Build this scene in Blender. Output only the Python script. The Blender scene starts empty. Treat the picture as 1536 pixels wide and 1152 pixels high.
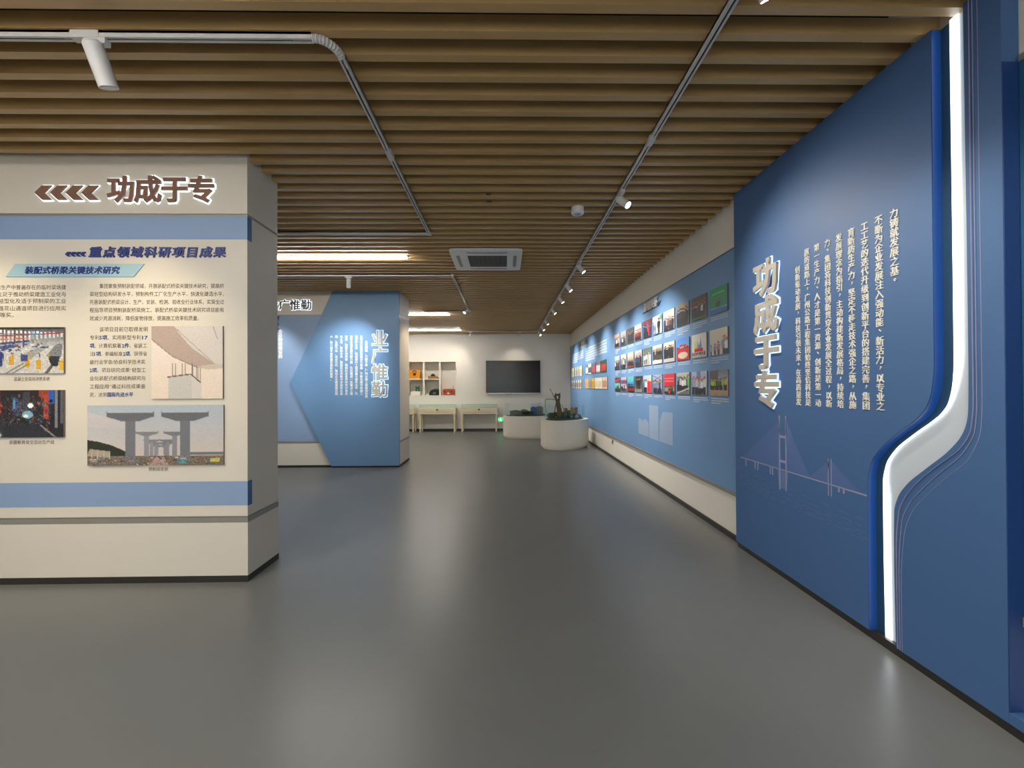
import bpy, math, random
import numpy as np
from mathutils import Vector, Matrix
sc = bpy.context.scene
C = sc.collection
R = math.radians

# ---------------------------------------------------------------- camera (metres; floor z=0, looking along +Y)
cam_d = bpy.data.cameras.new('camera'); cam = bpy.data.objects.new('camera', cam_d); C.objects.link(cam)
cam_d.sensor_width = 36.0; cam_d.lens = 640.0 / 1536.0 * 36.0; cam_d.clip_start = 0.05; cam_d.clip_end = 100
yaw, pitch, roll = 0.0155, 0.0056, 0.0048
fw = Vector((math.sin(yaw) * math.cos(pitch), math.cos(yaw) * math.cos(pitch), math.sin(pitch)))
rt = Vector((math.cos(yaw), -math.sin(yaw), 0)); up = rt.cross(fw)
r2 = rt * math.cos(roll) - up * math.sin(roll); u2 = rt * math.sin(roll) + up * math.cos(roll)
M4 = Matrix((r2, u2, -fw)).transposed().to_4x4(); M4.translation = Vector((0, 0, 1.5))
cam.matrix_world = M4
sc.camera = cam

# ---------------------------------------------------------------- world, exposure
w = bpy.data.worlds.new('world'); sc.world = w; w.use_nodes = True
w.node_tree.nodes['Background'].inputs[0].default_value = (0.9, 0.95, 1, 1)
w.node_tree.nodes['Background'].inputs[1].default_value = 0.05
sc.view_settings.view_transform = 'Standard'; sc.view_settings.look = 'None'
sc.view_settings.gamma = 1; sc.view_settings.use_curve_mapping = False
sc.view_settings.exposure = 1.2
sc.cycles.use_denoising = True
sc.cycles.max_bounces = 8; sc.cycles.transparent_max_bounces = 24; sc.cycles.diffuse_bounces = 4
STRIP = 22.0          # emission of the linear ceiling lights
SPOT = 1.25            # scale of all track spots

ZC = 3.278            # underside of the ceiling slats
XW = 2.22             # right wall
YF = 14.5             # far wall

# ---------------------------------------------------------------- materials
def lin(c):
    c = c / 255.0
    return c / 12.92 if c <= 0.04045 else ((c + 0.055) / 1.055) ** 2.4
def rgb(r, g, b): return (lin(r), lin(g), lin(b), 1)
def mat(name, col, rough=0.5, metal=0.0, spec=0.5, noise=0.0, nscale=20.0, bump=0.0, bscale=80.0, emit=None, estr=0.0, stretch=None):
    m = bpy.data.materials.new(name); m.use_nodes = True
    nt = m.node_tree; b = nt.nodes['Principled BSDF']
    b.inputs['Base Color'].default_value = col
    b.inputs['Roughness'].default_value = rough; b.inputs['Metallic'].default_value = metal
    b.inputs['Specular IOR Level'].default_value = spec
    if emit:
        b.inputs['Emission Color'].default_value = emit; b.inputs['Emission Strength'].default_value = estr
    if noise or bump:
        tc = nt.nodes.new('ShaderNodeTexCoord'); mp = nt.nodes.new('ShaderNodeMapping')
        nt.links.new(tc.outputs['Object'], mp.inputs[0])
        if stretch: mp.inputs['Scale'].default_value = stretch
    if noise:
        n = nt.nodes.new('ShaderNodeTexNoise'); n.inputs['Scale'].default_value = nscale; n.inputs['Detail'].default_value = 5
        nt.links.new(mp.outputs[0], n.inputs['Vector'])
        mx = nt.nodes.new('ShaderNodeMix'); mx.data_type = 'RGBA'
        mx.inputs[6].default_value = tuple(c * (1 - noise) for c in col[:3]) + (1,)
        mx.inputs[7].default_value = tuple(min(1, c * (1 + noise)) for c in col[:3]) + (1,)
        nt.links.new(n.outputs['Fac'], mx.inputs[0]); nt.links.new(mx.outputs[2], b.inputs['Base Color'])
    if bump:
        n2 = nt.nodes.new('ShaderNodeTexNoise'); n2.inputs['Scale'].default_value = bscale; n2.inputs['Detail'].default_value = 3
        nt.links.new(mp.outputs[0], n2.inputs['Vector'])
        bp = nt.nodes.new('ShaderNodeBump'); bp.inputs['Strength'].default_value = bump; bp.inputs['Distance'].default_value = 0.002
        nt.links.new(n2.outputs['Fac'], bp.inputs['Height']); nt.links.new(bp.outputs[0], b.inputs['Normal'])
    return m
MT = {}
MT['white_wall'] = mat('white_wall', rgb(224, 219, 209), 0.7, noise=0.02, nscale=3, bump=0.1)
MT['cream_panel'] = mat('cream_panel', rgb(212, 205, 192), 0.55, noise=0.02, nscale=4, bump=0.05)
MT['grey_trim'] = mat('grey_trim', rgb(150, 146, 140), 0.4, metal=0.3)
MT['black_base'] = mat('black_base', rgb(45, 43, 40), 0.4)
MT['floor'] = mat('floor', rgb(116, 117, 115), 0.32, spec=0.5, noise=0.05, nscale=2.2, bump=0.03, bscale=30)
MT['wood'] = mat('wood_slat', rgb(184, 151, 101), 0.38, spec=0.6, noise=0.14, nscale=26, bump=0.15, bscale=60, stretch=(0.12, 1, 1))
MT['plenum'] = mat('plenum_black', rgb(22, 21, 20), 0.9)
MT['steel_blue'] = mat('steel_blue', rgb(134, 158, 192), 0.5)
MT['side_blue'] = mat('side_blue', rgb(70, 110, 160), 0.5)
MT['feature_blue'] = mat('feature_blue', rgb(66, 102, 150), 0.55, noise=0.03, nscale=1.5)
MT['edge_blue'] = mat('edge_blue', rgb(22, 66, 132), 0.3)
MT['recess_blue'] = mat('recess_blue', rgb(42, 72, 100), 0.35)
MT['end_blue'] = mat('end_blue', rgb(30, 62, 118), 0.45)
MT['mural_blue'] = mat('mural_blue', rgb(110, 150, 194), 0.45, noise=0.05, nscale=0.7)
MT['teal_blue'] = mat('teal_blue', rgb(36, 92, 130), 0.4)
MT['box_blue'] = mat('box_blue', rgb(106, 142, 180), 0.42, noise=0.04, nscale=0.8)
MT['box_pale'] = mat('box_pale', rgb(136, 160, 192), 0.5)
MT['pale_print'] = mat('pale_print', rgb(150, 150, 180), 0.5)
MT['pale_print2'] = mat('pale_print2', rgb(98, 120, 168), 0.5)
MT['fan_print'] = mat('fan_print', rgb(78, 106, 158), 0.5)
MT['tower_print'] = mat('tower_print', rgb(150, 170, 200), 0.45)
MT['tower_print2'] = mat('tower_print2', rgb(112, 148, 194), 0.45)
MT['letter_beige'] = mat('letter_beige', rgb(186, 177, 162), 0.4)
MT['letter_brown'] = mat('letter_brown', rgb(134, 98, 80), 0.45)
MT['letter_dark'] = mat('letter_dark', rgb(62, 52, 44), 0.45)
MT['letter_white'] = mat('letter_white', rgb(240, 235, 222), 0.45)
MT['navy'] = mat('navy', rgb(26, 48, 122), 0.4)
MT['ink'] = mat('ink', rgb(100, 86, 70), 0.6)
MT['ink_blue'] = mat('ink_blue', rgb(52, 86, 140), 0.6)
MT['caption_ink'] = mat('caption_ink', rgb(232, 238, 244), 0.6)
MT['tag_teal'] = mat('tag_teal', rgb(156, 188, 200), 0.5)
MT['halo'] = mat('halo', rgb(235, 240, 255), 0.5, emit=(0.80, 0.92, 1, 1), estr=1.3)
MT['halo_blue'] = mat('halo_blue', rgb(210, 225, 255), 0.5, emit=(0.42, 0.66, 1, 1), estr=0.9)
MT['led_core'] = mat('led_core', rgb(255, 255, 255), 0.5, emit=(0.84, 0.93, 1, 1), estr=1.5)
MT['led_soft'] = mat('led_soft', rgb(178, 186, 192), 0.45, emit=(0.86, 0.93, 1, 1), estr=0.05)
MT['fill_glow'] = mat('fill_glow', rgb(230, 235, 240), 0.5, emit=(0.88, 0.95, 1, 1), estr=0.8)  # glow of the added fill panel on the back wall
MT['lamp'] = mat('lamp', rgb(255, 255, 255), 0.5, emit=(1, 0.96, 0.90, 1), estr=STRIP)
MT['lens'] = mat('lens', rgb(255, 255, 255), 0.5, emit=(1, 0.93, 0.8, 1), estr=14.0)
MT['white_metal'] = mat('white_metal', rgb(205, 203, 200), 0.4)
MT['ac_white'] = mat('ac_white', rgb(228, 228, 226), 0.45)
MT['ac_dark'] = mat('ac_dark', rgb(74, 76, 74), 0.6)
MT['black_plastic'] = mat('black_plastic', rgb(26, 24, 24), 0.35)
MT['screen'] = mat('screen', rgb(5, 5, 6), 0.16, spec=0.35)
MT['silver'] = mat('silver', rgb(170, 170, 170), 0.35, metal=0.6)
MT['table_cream'] = mat('table_cream', rgb(230, 216, 184), 0.45, noise=0.03, nscale=5)
MT['cabinet_white'] = mat('cabinet_white', rgb(232, 224, 208), 0.45)
MT['yellow_case'] = mat('yellow_case', rgb(214, 140, 22), 0.45)
MT['tan_wood'] = mat('tan_wood', rgb(150, 108, 60), 0.5, noise=0.15, nscale=30)
MT['leather'] = mat('leather', rgb(176, 78, 40), 0.45, noise=0.1, nscale=40)
MT['green_dev'] = mat('green_dev', rgb(30, 92, 72), 0.4)
MT['exit_green'] = mat('exit_green', rgb(10, 200, 90), 0.5, emit=(0.01, 0.75, 0.2, 1), estr=0.7)
MT['exit_white'] = mat('exit_white', rgb(240, 255, 245), 0.5, emit=(0.8, 1, 0.9, 1), estr=1.0)
MT['moss'] = mat('moss', rgb(62, 72, 50), 0.9, noise=0.5, nscale=25, bump=0.6, bscale=60)
MT['shrub'] = mat('shrub', rgb(48, 70, 44), 0.9, noise=0.5, nscale=40)
MT['rock'] = mat('rock', rgb(140, 136, 124), 0.9, noise=0.3, nscale=20)
MT['bark'] = mat('bark', rgb(96, 80, 62), 0.9, noise=0.4, nscale=30, bump=0.8, bscale=50)
MT['cane'] = mat('cane', rgb(140, 158, 70), 0.5)
MT['model_blue'] = mat('model_blue', rgb(40, 90, 140), 0.5)
MT['model_white'] = mat('model_white', rgb(215, 218, 218), 0.5)
MT['model_grey'] = mat('model_grey', rgb(110, 108, 104), 0.6)
def glass_mat():
    m = bpy.data.materials.new('pale_green_glass'); m.use_nodes = True; nt = m.node_tree
    for n in list(nt.nodes):
        if n.type != 'OUTPUT_MATERIAL': nt.nodes.remove(n)
    out = [n for n in nt.nodes][0]
    t = nt.nodes.new('ShaderNodeBsdfTransparent'); t.inputs[0].default_value = (0.955, 0.985, 0.975, 1)
    g = nt.nodes.new('ShaderNodeBsdfGlossy'); g.inputs['Roughness'].default_value = 0.03; g.inputs[0].default_value = (0.8, 0.95, 0.92, 1)
    fr = nt.nodes.new('ShaderNodeLayerWeight'); fr.inputs[0].default_value = 0.12
    mx = nt.nodes.new('ShaderNodeMixShader')
    nt.links.new(fr.outputs[1], mx.inputs[0]); nt.links.new(t.outputs[0], mx.inputs[1]); nt.links.new(g.outputs[0], mx.inputs[2])
    nt.links.new(mx.outputs[0], out.inputs[0])
    return m
MT['glass'] = glass_mat()
MT['glass_edge'] = mat('glass_edge', rgb(150, 190, 182), 0.2)
def photo_mat():
    m = bpy.data.materials.new('photo_print'); m.use_nodes = True; nt = m.node_tree; b = nt.nodes['Principled BSDF']
    a = nt.nodes.new('ShaderNodeVertexColor'); a.layer_name = 'print'
    nt.links.new(a.outputs[0], b.inputs['Base Color']); b.inputs['Roughness'].default_value = 0.4
    return m
MT['photo'] = photo_mat()
MT['photo_edge'] = mat('photo_edge', rgb(120, 104, 96), 0.5)

# ---------------------------------------------------------------- geometry helpers
class MB:
    def __init__(s): s.v = []; s.f = []; s.mi = []; s.m = 0
    def box(s, x0, x1, y0, y1, z0, z1, skip=''):
        n = len(s.v)
        s.v += [(x0, y0, z0), (x1, y0, z0), (x1, y1, z0), (x0, y1, z0), (x0, y0, z1), (x1, y0, z1), (x1, y1, z1), (x0, y1, z1)]
        for f in ((0, 3, 2, 1), (4, 5, 6, 7), (0, 1, 5, 4), (1, 2, 6, 5), (2, 3, 7, 6), (3, 0, 4, 7)):
            s.f.append(tuple(n + k for k in f)); s.mi.append(s.m)
        return s
    def poly(s, pts):
        n = len(s.v); s.v += [tuple(p) for p in pts]; s.f.append(tuple(range(n, n + len(pts)))); s.mi.append(s.m); return s
    def prism(s, pts, d):
        """extrude a planar polygon by vector d"""
        n = len(s.v); k = len(pts); d = Vector(d)
        s.v += [tuple(Vector(p)) for p in pts] + [tuple(Vector(p) + d) for p in pts]
        nn = Vector((0, 0, 0))
        for i in range(k):
            nn += Vector(pts[i]).cross(Vector(pts[(i + 1) % k]))
        fl = nn.dot(d) > 0
        A = list(range(k)); B = list(range(k, 2 * k))
        s.f.append(tuple(n + i for i in (A[::-1] if fl else A))); s.f.append(tuple(n + i for i in (B if fl else B[::-1]))); s.mi += [s.m] * 2
        for i in range(k):
            j = (i + 1) % k
            q = (i, j, k + j, k + i)
            s.f.append(tuple(n + t for t in (q if fl else q[::-1]))); s.mi.append(s.m)
        return s
    def cyl(s, a, b, r0, r1=None, seg=16, caps=True):
        a = Vector(a); b = Vector(b); r1 = r0 if r1 is None else r1
        d = (b - a).normalized(); x = d.orthogonal().normalized(); y = d.cross(x)
        n = len(s.v)
        for c, r in ((a, r0), (b, r1)):
            for i in range(seg):
                t = 2 * math.pi * i / seg
                s.v.append(tuple(c + x * (r * math.cos(t)) + y * (r * math.sin(t))))
        for i in range(seg):
            j = (i + 1) % seg
            s.f.append((n + i, n + j, n + seg + j, n + seg + i)); s.mi.append(s.m)
        if caps:
            s.f.append(tuple(n + i for i in range(seg))[::-1]); s.f.append(tuple(n + seg + i for i in range(seg))); s.mi += [s.m] * 2
        return s
    def tube(s, pts, r, seg=8):
        for i in range(len(pts) - 1): s.cyl(pts[i], pts[i + 1], r if not isinstance(r, (list, tuple)) else r[i], None if not isinstance(r, (list, tuple)) else r[i + 1], seg)
        return s
    def blob(s, c, rx, ry, rz, rng, sub=(7, 5), jit=0.2):
        n = len(s.v); A, B = sub
        s.v.append((c[0], c[1], c[2] - rz))
        for j in range(1, B):
            ph = -math.pi / 2 + math.pi * j / B
            for i in range(A):
                t = 2 * math.pi * i / A; k = 1 + rng.uniform(-jit, jit)
                s.v.append((c[0] + rx * k * math.cos(ph) * math.cos(t), c[1] + ry * k * math.cos(ph) * math.sin(t), c[2] + rz * k * math.sin(ph)))
        s.v.append((c[0], c[1], c[2] + rz)); top = len(s.v) - 1
        for i in range(A):
            j2 = (i + 1) % A
            s.f.append((n, n + 1 + j2, n + 1 + i)); s.mi.append(s.m)
            for j in range(B - 2):
                a = n + 1 + j * A
                s.f.append((a + i, a + j2, a + A + j2, a + A + i)); s.mi.append(s.m)
            a = n + 1 + (B - 2) * A
            s.f.append((a + i, a + j2, top)); s.mi.append(s.m)
        return s

def mesh_from(name, mb, mats, off=(0, 0, 0), smooth=False):
    me = bpy.data.meshes.new(name)
    o = Vector(off)
    me.from_pydata([tuple(Vector(v) - o) for v in mb.v], [], mb.f)
    if not isinstance(mats, (list, tuple)): mats = [mats]
    for m in mats: me.materials.append(MT[m])
    if len(mats) > 1: me.polygons.foreach_set('material_index', mb.mi)
    if smooth:
        me.polygons.foreach_set('use_smooth', [True] * len(me.polygons))
        me.set_sharp_from_angle(angle=R(40))
    me.update()
    return me
def tag(o, label=None, cat=None, group=None, kind=None):
    if label: o['label'] = label
    if cat: o['category'] = cat
    if group: o['group'] = group
    if kind: o['kind'] = kind
    return o
def empty(name, loc, label, cat, group=None):
    o = bpy.data.objects.new(name, None); C.objects.link(o); o.location = loc; o.empty_display_size = 0.1
    return tag(o, label, cat, group)
def wloc(o):
    p = Vector(o.location)
    while o.parent: o = o.parent; p += Vector(o.location)
    return p
def part(root, name, mb, mats, label=None, smooth=False, kind=None):
    """mb is in world coordinates; the part's origin is its parent's"""
    me = mesh_from(name, mb, mats, wloc(root), smooth)
    o = bpy.data.objects.new(name, me); C.objects.link(o); o.parent = root
    if label: o['label'] = label
    if kind: o['kind'] = kind
    return o
def solo(name, mb, mats, label, cat, group=None, smooth=False, loc=None):
    xs = np.array(mb.v); lo = xs.min(0); hi = xs.max(0)
    loc = loc or ((lo[0] + hi[0]) / 2, (lo[1] + hi[1]) / 2, lo[2])
    o = bpy.data.objects.new(name, mesh_from(name, mb, mats, loc, smooth)); C.objects.link(o); o.location = loc
    return tag(o, label, cat, group)
def struct(name, mb, mats, parent=None):
    o = bpy.data.objects.new(name, mesh_from(name, mb, mats)); C.objects.link(o)
    if parent: o.parent = parent
    else: o['kind'] = 'structure'
    return o
def rename_copy(o, name): o.name = name; return o

# ---------------------------------------------------------------- lettering
FR = (Vector((1, 0, 0)), Vector((0, 0, 1)), Vector((0, -1, 0)))       # on a plane facing the camera
RW = (Vector((0, -1, 0)), Vector((0, 0, 1)), Vector((-1, 0, 0)))      # on the right wall
_flat = {}
def flat(s, res=2):
    k = (s, res)
    if k not in _flat:
        t = bpy.data.curves.new('t', 'FONT'); t.body = s; t.resolution_u = res
        o = bpy.data.objects.new('t', t); m = bpy.data.meshes.new_from_object(o)
        v = np.array([tuple(p.co) for p in m.vertices]).reshape(-1, 3)[:, :2]
        fs = [tuple(p.vertices) for p in m.polygons]
        cnt = {}
        for f in fs:
            for i in range(len(f)):
                a, b = f[i], f[(i + 1) % len(f)]
                cnt.setdefault((min(a, b), max(a, b)), []).append((a, b))
        bd = [e[0] for e in cnt.values() if len(e) == 1]
        nz = []
        for i, f in enumerate(fs):
            p = v[list(f)]; a = 0.5 * sum(p[q][0] * p[(q + 1) % len(f)][1] - p[(q + 1) % len(f)][0] * p[q][1] for q in range(len(f)))
            if a < 0: fs[i] = f[::-1]
        _flat[k] = (v, fs, bd)
        bpy.data.objects.remove(o); bpy.data.curves.remove(t); bpy.data.meshes.remove(m)
    return _flat[k]
def glyphs(mb, s, org, frame, size, depth=0.0, bold=0.0, cx=None, fit=None, shear=0.0, res=2, sx=1.0):
    """write s into mb. org = centre of the em box of the first glyph's left edge (or centre if cx), size in metres"""
    v, fs, bd = flat(s, res)
    if not len(v): return
    ux, uy, un = frame; org = Vector(org)
    kx = size * sx; x0 = 0.0
    if fit: x0 = v[:, 0].min(); kx = fit / (v[:, 0].max() - x0)
    if cx: x0 = (v[:, 0].min() + v[:, 0].max()) / 2 if cx == 'box' else 0.5 * len(s)
    def P(x, y, z):
        yy = (y - 0.375) * size
        return tuple(org + ux * ((x - x0) * kx + shear * yy) + uy * yy + un * z)
    n = len(mb.v)
    mb.v += [P(p[0], p[1], depth) for p in v]
    for f in fs: mb.f.append(tuple(n + i for i in f)); mb.mi.append(mb.m)
    k = len(v)
    if depth > 0.0015 and not bold:
        mb.v += [P(p[0], p[1], 0) for p in v]
        for a, b in bd: mb.f.append((n + b, n + a, n + k + a, n + k + b)); mb.mi.append(mb.m)
    if bold:
        w_ = bold
        for q, (a, b) in enumerate(bd):
            A = v[a]; B = v[b]; d = B - A; L = np.hypot(*d)
            if L < 1e-6: continue
            d = d / L; nn = np.array([-d[1], d[0]]); e = d * w_ * 0.85
            cs = [A - e - nn * w_, B + e - nn * w_, B + e + nn * w_, A - e + nn * w_]
            dz = depth - 1e-4 * (1 + q % 5) if depth > 0.0015 else depth * (1 - 0.1 * (1 + q % 5))
            m0 = len(mb.v)
            mb.v += [P(c[0], c[1], dz) for c in cs]
            mb.f.append((m0, m0 + 1, m0 + 2, m0 + 3)); mb.mi.append(mb.m)
            if depth > 0.0015:
                mb.v += [P(c[0], c[1], 0) for c in cs]
                for i in range(4):
                    j = (i + 1) % 4
                    mb.f.append((m0 + j, m0 + i, m0 + 4 + i, m0 + 4 + j)); mb.mi.append(mb.m)
def scribble(mb, x0, x1, z, h, plane, rng, gap=0.35):
    """an unreadably small line of print as little strokes; plane = function(a,z)->point"""
    a = x0; s = 1 if x1 > x0 else -1
    while (x1 - a) * s > h * 0.5:
        wd = h * rng.uniform(0.5, 0.95)
        for k in range(3):
            zz = z + h * (0.32 * (k - 1)) + rng.uniform(-.05, .05) * h; t = h * 0.12
            b = a + s * wd * rng.uniform(0.6, 1)
            mb.poly([plane(a, zz - t), plane(b, zz - t), plane(b, zz + t), plane(a, zz + t)])
        q = a + s * wd * rng.uniform(0.2, 0.7); t = h * 0.09
        mb.poly([plane(q, z - h * .45), plane(q + s * t, z - h * .45), plane(q + s * t, z + h * .45), plane(q, z + h * .45)])
        a += s * (wd + h * gap * rng.uniform(0.3, 0.8))

# ---------------------------------------------------------------- painted prints (colour per grid vertex)
class Cv:
    def __init__(s, w_, h_, col, seed=0):
        s.a = np.zeros((h_, w_, 3)); s.a[:] = np.array(col) / 255.; s.w = w_; s.h = h_; s.r = np.random.RandomState(seed)
        s.Y, s.X = np.mgrid[0:h_, 0:w_]; s.U = (s.X + .5) / w_; s.V = (s.Y + .5) / h_
    def grad(s, c0, c1, v0=0, v1=1):
        m = (s.V >= v0) & (s.V <= v1); t = np.clip((s.V - v0) / (v1 - v0), 0, 1)[..., None]
        g = np.array(c0) / 255. * (1 - t) + np.array(c1) / 255. * t
        s.a[m] = g[m]; return s
    def rect(s, u0, v0, u1, v1, col, al=1.0):
        m = (s.U >= u0) & (s.U <= u1) & (s.V >= v0) & (s.V <= v1)
        s.a[m] = s.a[m] * (1 - al) + np.array(col) / 255. * al; return s
    def ell(s, u, v, ru, rv, col):
        m = ((s.U - u) / ru) ** 2 + ((s.V - v) / rv) ** 2 <= 1; s.a[m] = np.array(col) / 255.; return s
    def poly(s, pts, col, al=1.0):
        m = np.zeros(s.U.shape, bool); n = len(pts)
        for i in range(n):
            x0, y0 = pts[i]; x1, y1 = pts[(i + 1) % n]
            if y0 == y1: continue
            c = ((s.V >= min(y0, y1)) & (s.V < max(y0, y1)) & (s.U < (x1 - x0) * (s.V - y0) / (y1 - y0) + x0)); m ^= c
        s.a[m] = s.a[m] * (1 - al) + np.array(col) / 255. * al; return s
    def line(s, u0, v0, u1, v1, t, col):
        d = np.array([u1 - u0, v1 - v0]); L2 = (d ** 2).sum() + 1e-9
        k = np.clip(((s.U - u0) * d[0] + (s.V - v0) * d[1]) / L2, 0, 1)
        m = np.hypot(s.U - u0 - k * d[0], s.V - v0 - k * d[1]) < t; s.a[m] = np.array(col) / 255.; return s
    def noise(s, amt, v0=0, v1=1, u0=0, u1=1):
        m = (s.V >= v0) & (s.V <= v1) & (s.U >= u0) & (s.U <= u1)
        n = s.r.uniform(-amt, amt, s.a.shape[:2])[..., None] + s.r.uniform(-amt, amt, s.a.shape) * .35
        s.a[m] = np.clip(s.a[m] + n[m], 0, 1); return s
    def people(s, n, vt, vb, cols, u0=0.05, u1=0.95, legs=(35, 35, 45), head=(190, 150, 125), hair=(30, 25, 25), hat=None):
        for row in (0, 1):
            for i in range(n):
                if row == 0 and n < 3: continue
                u = u0 + (u1 - u0) * (i + (.5 if row else 0.02)) / n + s.r.uniform(-.2, .2) * (u1 - u0) / n * .5
                H = (vb - vt) * s.r.uniform(.86, 1.08) * (1 if row else .95); t = vb - H - (0 if row else (vb - vt) * .06)
                wd = min((u1 - u0) / n * s.r.uniform(.42, .56), H * .2); c = np.array(cols[s.r.randint(len(cols))]) * s.r.uniform(.8, 1.05) * (1 if row else .75)
                c = np.minimum(c, 255)
                s.poly([(u - wd * .65, t + H * .5), (u + wd * .65, t + H * .5), (u + wd * .5, vb), (u - wd * .5, vb)], legs)
                s.poly([(u - wd * .5, t + H * .17), (u + wd * .5, t + H * .17), (u + wd, t + H * .26), (u + wd * .85, t + H * .58), (u - wd * .85, t + H * .58), (u - wd, t + H * .26)], c)
                s.ell(u, t + H * .09, wd * .5, H * .085, head); s.ell(u, t + H * .035, wd * .52, H * .05, hat or hair)
        return s
def board(name, frame, org, w_, h_, img, thick, label, cat, group=None, edge='photo_edge'):
    """a mounted print: org is its top-left front corner seen from the room; the front carries the painted grid"""
    ux, uy, un = frame; a = img.a; H, W = a.shape[:2]
    org = Vector(org); base = org + ux * (w_ / 2) - uy * h_
    vs = []; fs = []; mi = []
    for j in range(H):
        for i in range(W):
            vs.append(tuple(org + ux * (w_ * i / (W - 1)) - uy * (h_ * j / (H - 1)) + un * thick - base))
    for j in range(H - 1):
        for i in range(W - 1):
            q = j * W + i; fs.append((q, q + W, q + W + 1, q + 1)); mi.append(0)
    per = [i for i in range(W)] + [j * W + W - 1 for j in range(1, H)] + [(H - 1) * W + i for i in range(W - 2, -1, -1)] + [j * W for j in range(H - 2, 0, -1)]
    cor = [0, W - 1, (H - 1) * W + W - 1, (H - 1) * W]
    n = len(vs)
    for c in cor: vs.append(vs[c]); vs.append(tuple(Vector(vs[c]) - un * thick))
    for k in range(4):
        a0 = n + 2 * k; b0 = n + 2 * ((k + 1) % 4)
        fs.append((a0, b0, b0 + 1, a0 + 1)); mi.append(1)
    me = bpy.data.meshes.new(name); me.from_pydata(vs, [], fs); me.materials.append(MT['photo']); me.materials.append(MT[edge])
    me.polygons.foreach_set('material_index', mi)
    at = me.color_attributes.new('print', 'FLOAT_COLOR', 'POINT')
    col = np.ones((len(vs), 4)); c = a.reshape(-1, 3)
    c = np.where(c <= 0.04045, c / 12.92, ((c + 0.055) / 1.055) ** 2.4); col[:H * W, :3] = c; col[H * W:, :3] = .3
    at.data.foreach_set('color', col.ravel())
    o = bpy.data.objects.new(name, me); C.objects.link(o); o.location = base
    return tag(o, label, cat, group)

rng = random.Random(4)
# ================================================================ STRUCTURE
XL, YB = -8.0, -4.5
o = struct('floor', MB().box(XL, XW, YB, YF, -0.05, 0), 'floor')
ceiling = struct('ceiling', MB().box(XL, XW, YB, YF, 3.62, 3.68), 'plenum')
wall_r = struct('wall_right', MB().box(XW, XW + 0.15, YB, YF, 0, 3.62), 'white_wall')
struct('wall_left', MB().box(XL - 0.15, XL, YB, YF, 0, 3.62), 'white_wall')
struct('wall_back', MB().box(XL, XW, YB - 0.15, YB, 0, 3.62), 'white_wall')
fill_ob = struct('fill_panel', MB().box(-3.6, 1.4, YB + .001, YB + .02, 0.3, 2.7), 'fill_glow')  # glowing panel added behind the camera to brighten the slats
fill_mb = MB()
for x in (-3.6, -1.95, -0.3, 1.35): fill_mb.box(x, x + .05, YB + .021, YB + .06, 0.25, 2.75)
for z in (0.25, 2.70): fill_mb.box(-3.6, 1.40, YB + .061, YB + .08, z, z + .05)
struct('fill_panel_frame', fill_mb, 'white_metal', fill_ob)  # bars round the added fill panel
NX0, NX1, NZ0, NZ1 = -4.4, -1.686, 1.208, 2.345
mb = MB().box(XL, NX0, YF, YF + 0.5, 0, 3.62).box(NX1, XW, YF, YF + 0.5, 0, 3.62).box(NX0, NX1, YF, YF + 0.5, 0, NZ0).box(NX0, NX1, YF, YF + 0.5, NZ1, 3.62)
mb.box(NX0, NX1, YF + 0.36, YF + 0.5, NZ0, NZ1)
struct('wall_far', mb, 'white_wall')
struct('baseboard_far', MB().box(-6, 2.2, YF - 0.015, YF - 0.001, 0, 0.075), 'black_base')
struct('baseboard_right', MB().box(XW - 0.018, XW - 0.001, 3.945, YF - 0.02, 0, 0.055), 'black_base')

# slats: one object each
P0 = 2.021 - 0.05; PITCH = 0.1558
slat_mesh = {}
def slat(y, x0, x1):
    k = (round(x0, 2), round(x1, 2))
    if k not in slat_mesh:
        slat_mesh[k] = mesh_from('slat', MB().box(0, x1 - x0, 0, 0.05, 0, 0.085), 'wood')
    o = bpy.data.objects.new('slat', slat_mesh[k]); C.objects.link(o); o.parent = ceiling; o.location = (x0, y, ZC)
for n in range(-8, 81):
    y = P0 + n * PITCH
    if y + 0.05 > YF: break
    x1 = XW
    x0 = -6.0
    if 3.30 < y < 3.79: x0 = -2.0
    if 7.94 < y < 8.86: x0 = -1.98
    slat(y, x0, x1)

# ================================================================ NEAR PARTITION (left)
BX0, BX1, BY0, BY1 = -5.2, -2.0, 3.34, 3.78
near = empty('display_partition', ((BX0 + BX1) / 2, (BY0 + BY1) / 2, 0), 'nearest cream display partition at left with technical text and photos on its face', 'partition')
part(near, 'header', MB().box(BX0, BX1, BY0, BY1, 2.852, 3.5), 'cream_panel')
part(near, 'main_panel', MB().box(BX0, BX1 - 0.001, BY0 + 0.002, BY1, 0.507, 2.832), 'cream_panel')
part(near, 'rail', MB().box(BX0, BX1 - 0.003, BY0 + 0.01, BY1, 2.832, 2.852), 'grey_trim')
rl = MB(); rl.box(BX0, BX1 + 0.004, BY0 - 0.004, BY1 + 0.004, 0.458, 0.498); rl.box(BX0, BX1 - 0.003, BY0 + 0.01, BY1, 0.498, 0.507)
part(near, 'rail', rl, 'grey_trim')
part(near, 'plinth', MB().box(BX0, BX1 + 0.004, BY0 - 0.004, BY1, 0.05, 0.458), 'cream_panel')
part(near, 'baseboard', MB().box(BX0, BX1 + 0.006, BY0 - 0.006, BY1 + 0.004, 0.0, 0.05), 'black_base')
for z0, z1 in ((2.652, 2.831), (0.590, 0.776)):
    part(near, 'blue_band', MB().box(BX0, BX1 + 0.0005, BY0 - 0.0005, BY0 + 0.001, z0, z1), 'steel_blue')
    part(near, 'blue_band', MB().box(BX1 - 0.001, BX1 + 0.001, BY0, BY0 + 0.058, z0 - 0.004, z1), 'side_blue', label='darker blue wrap round the corner of the partition')
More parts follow.
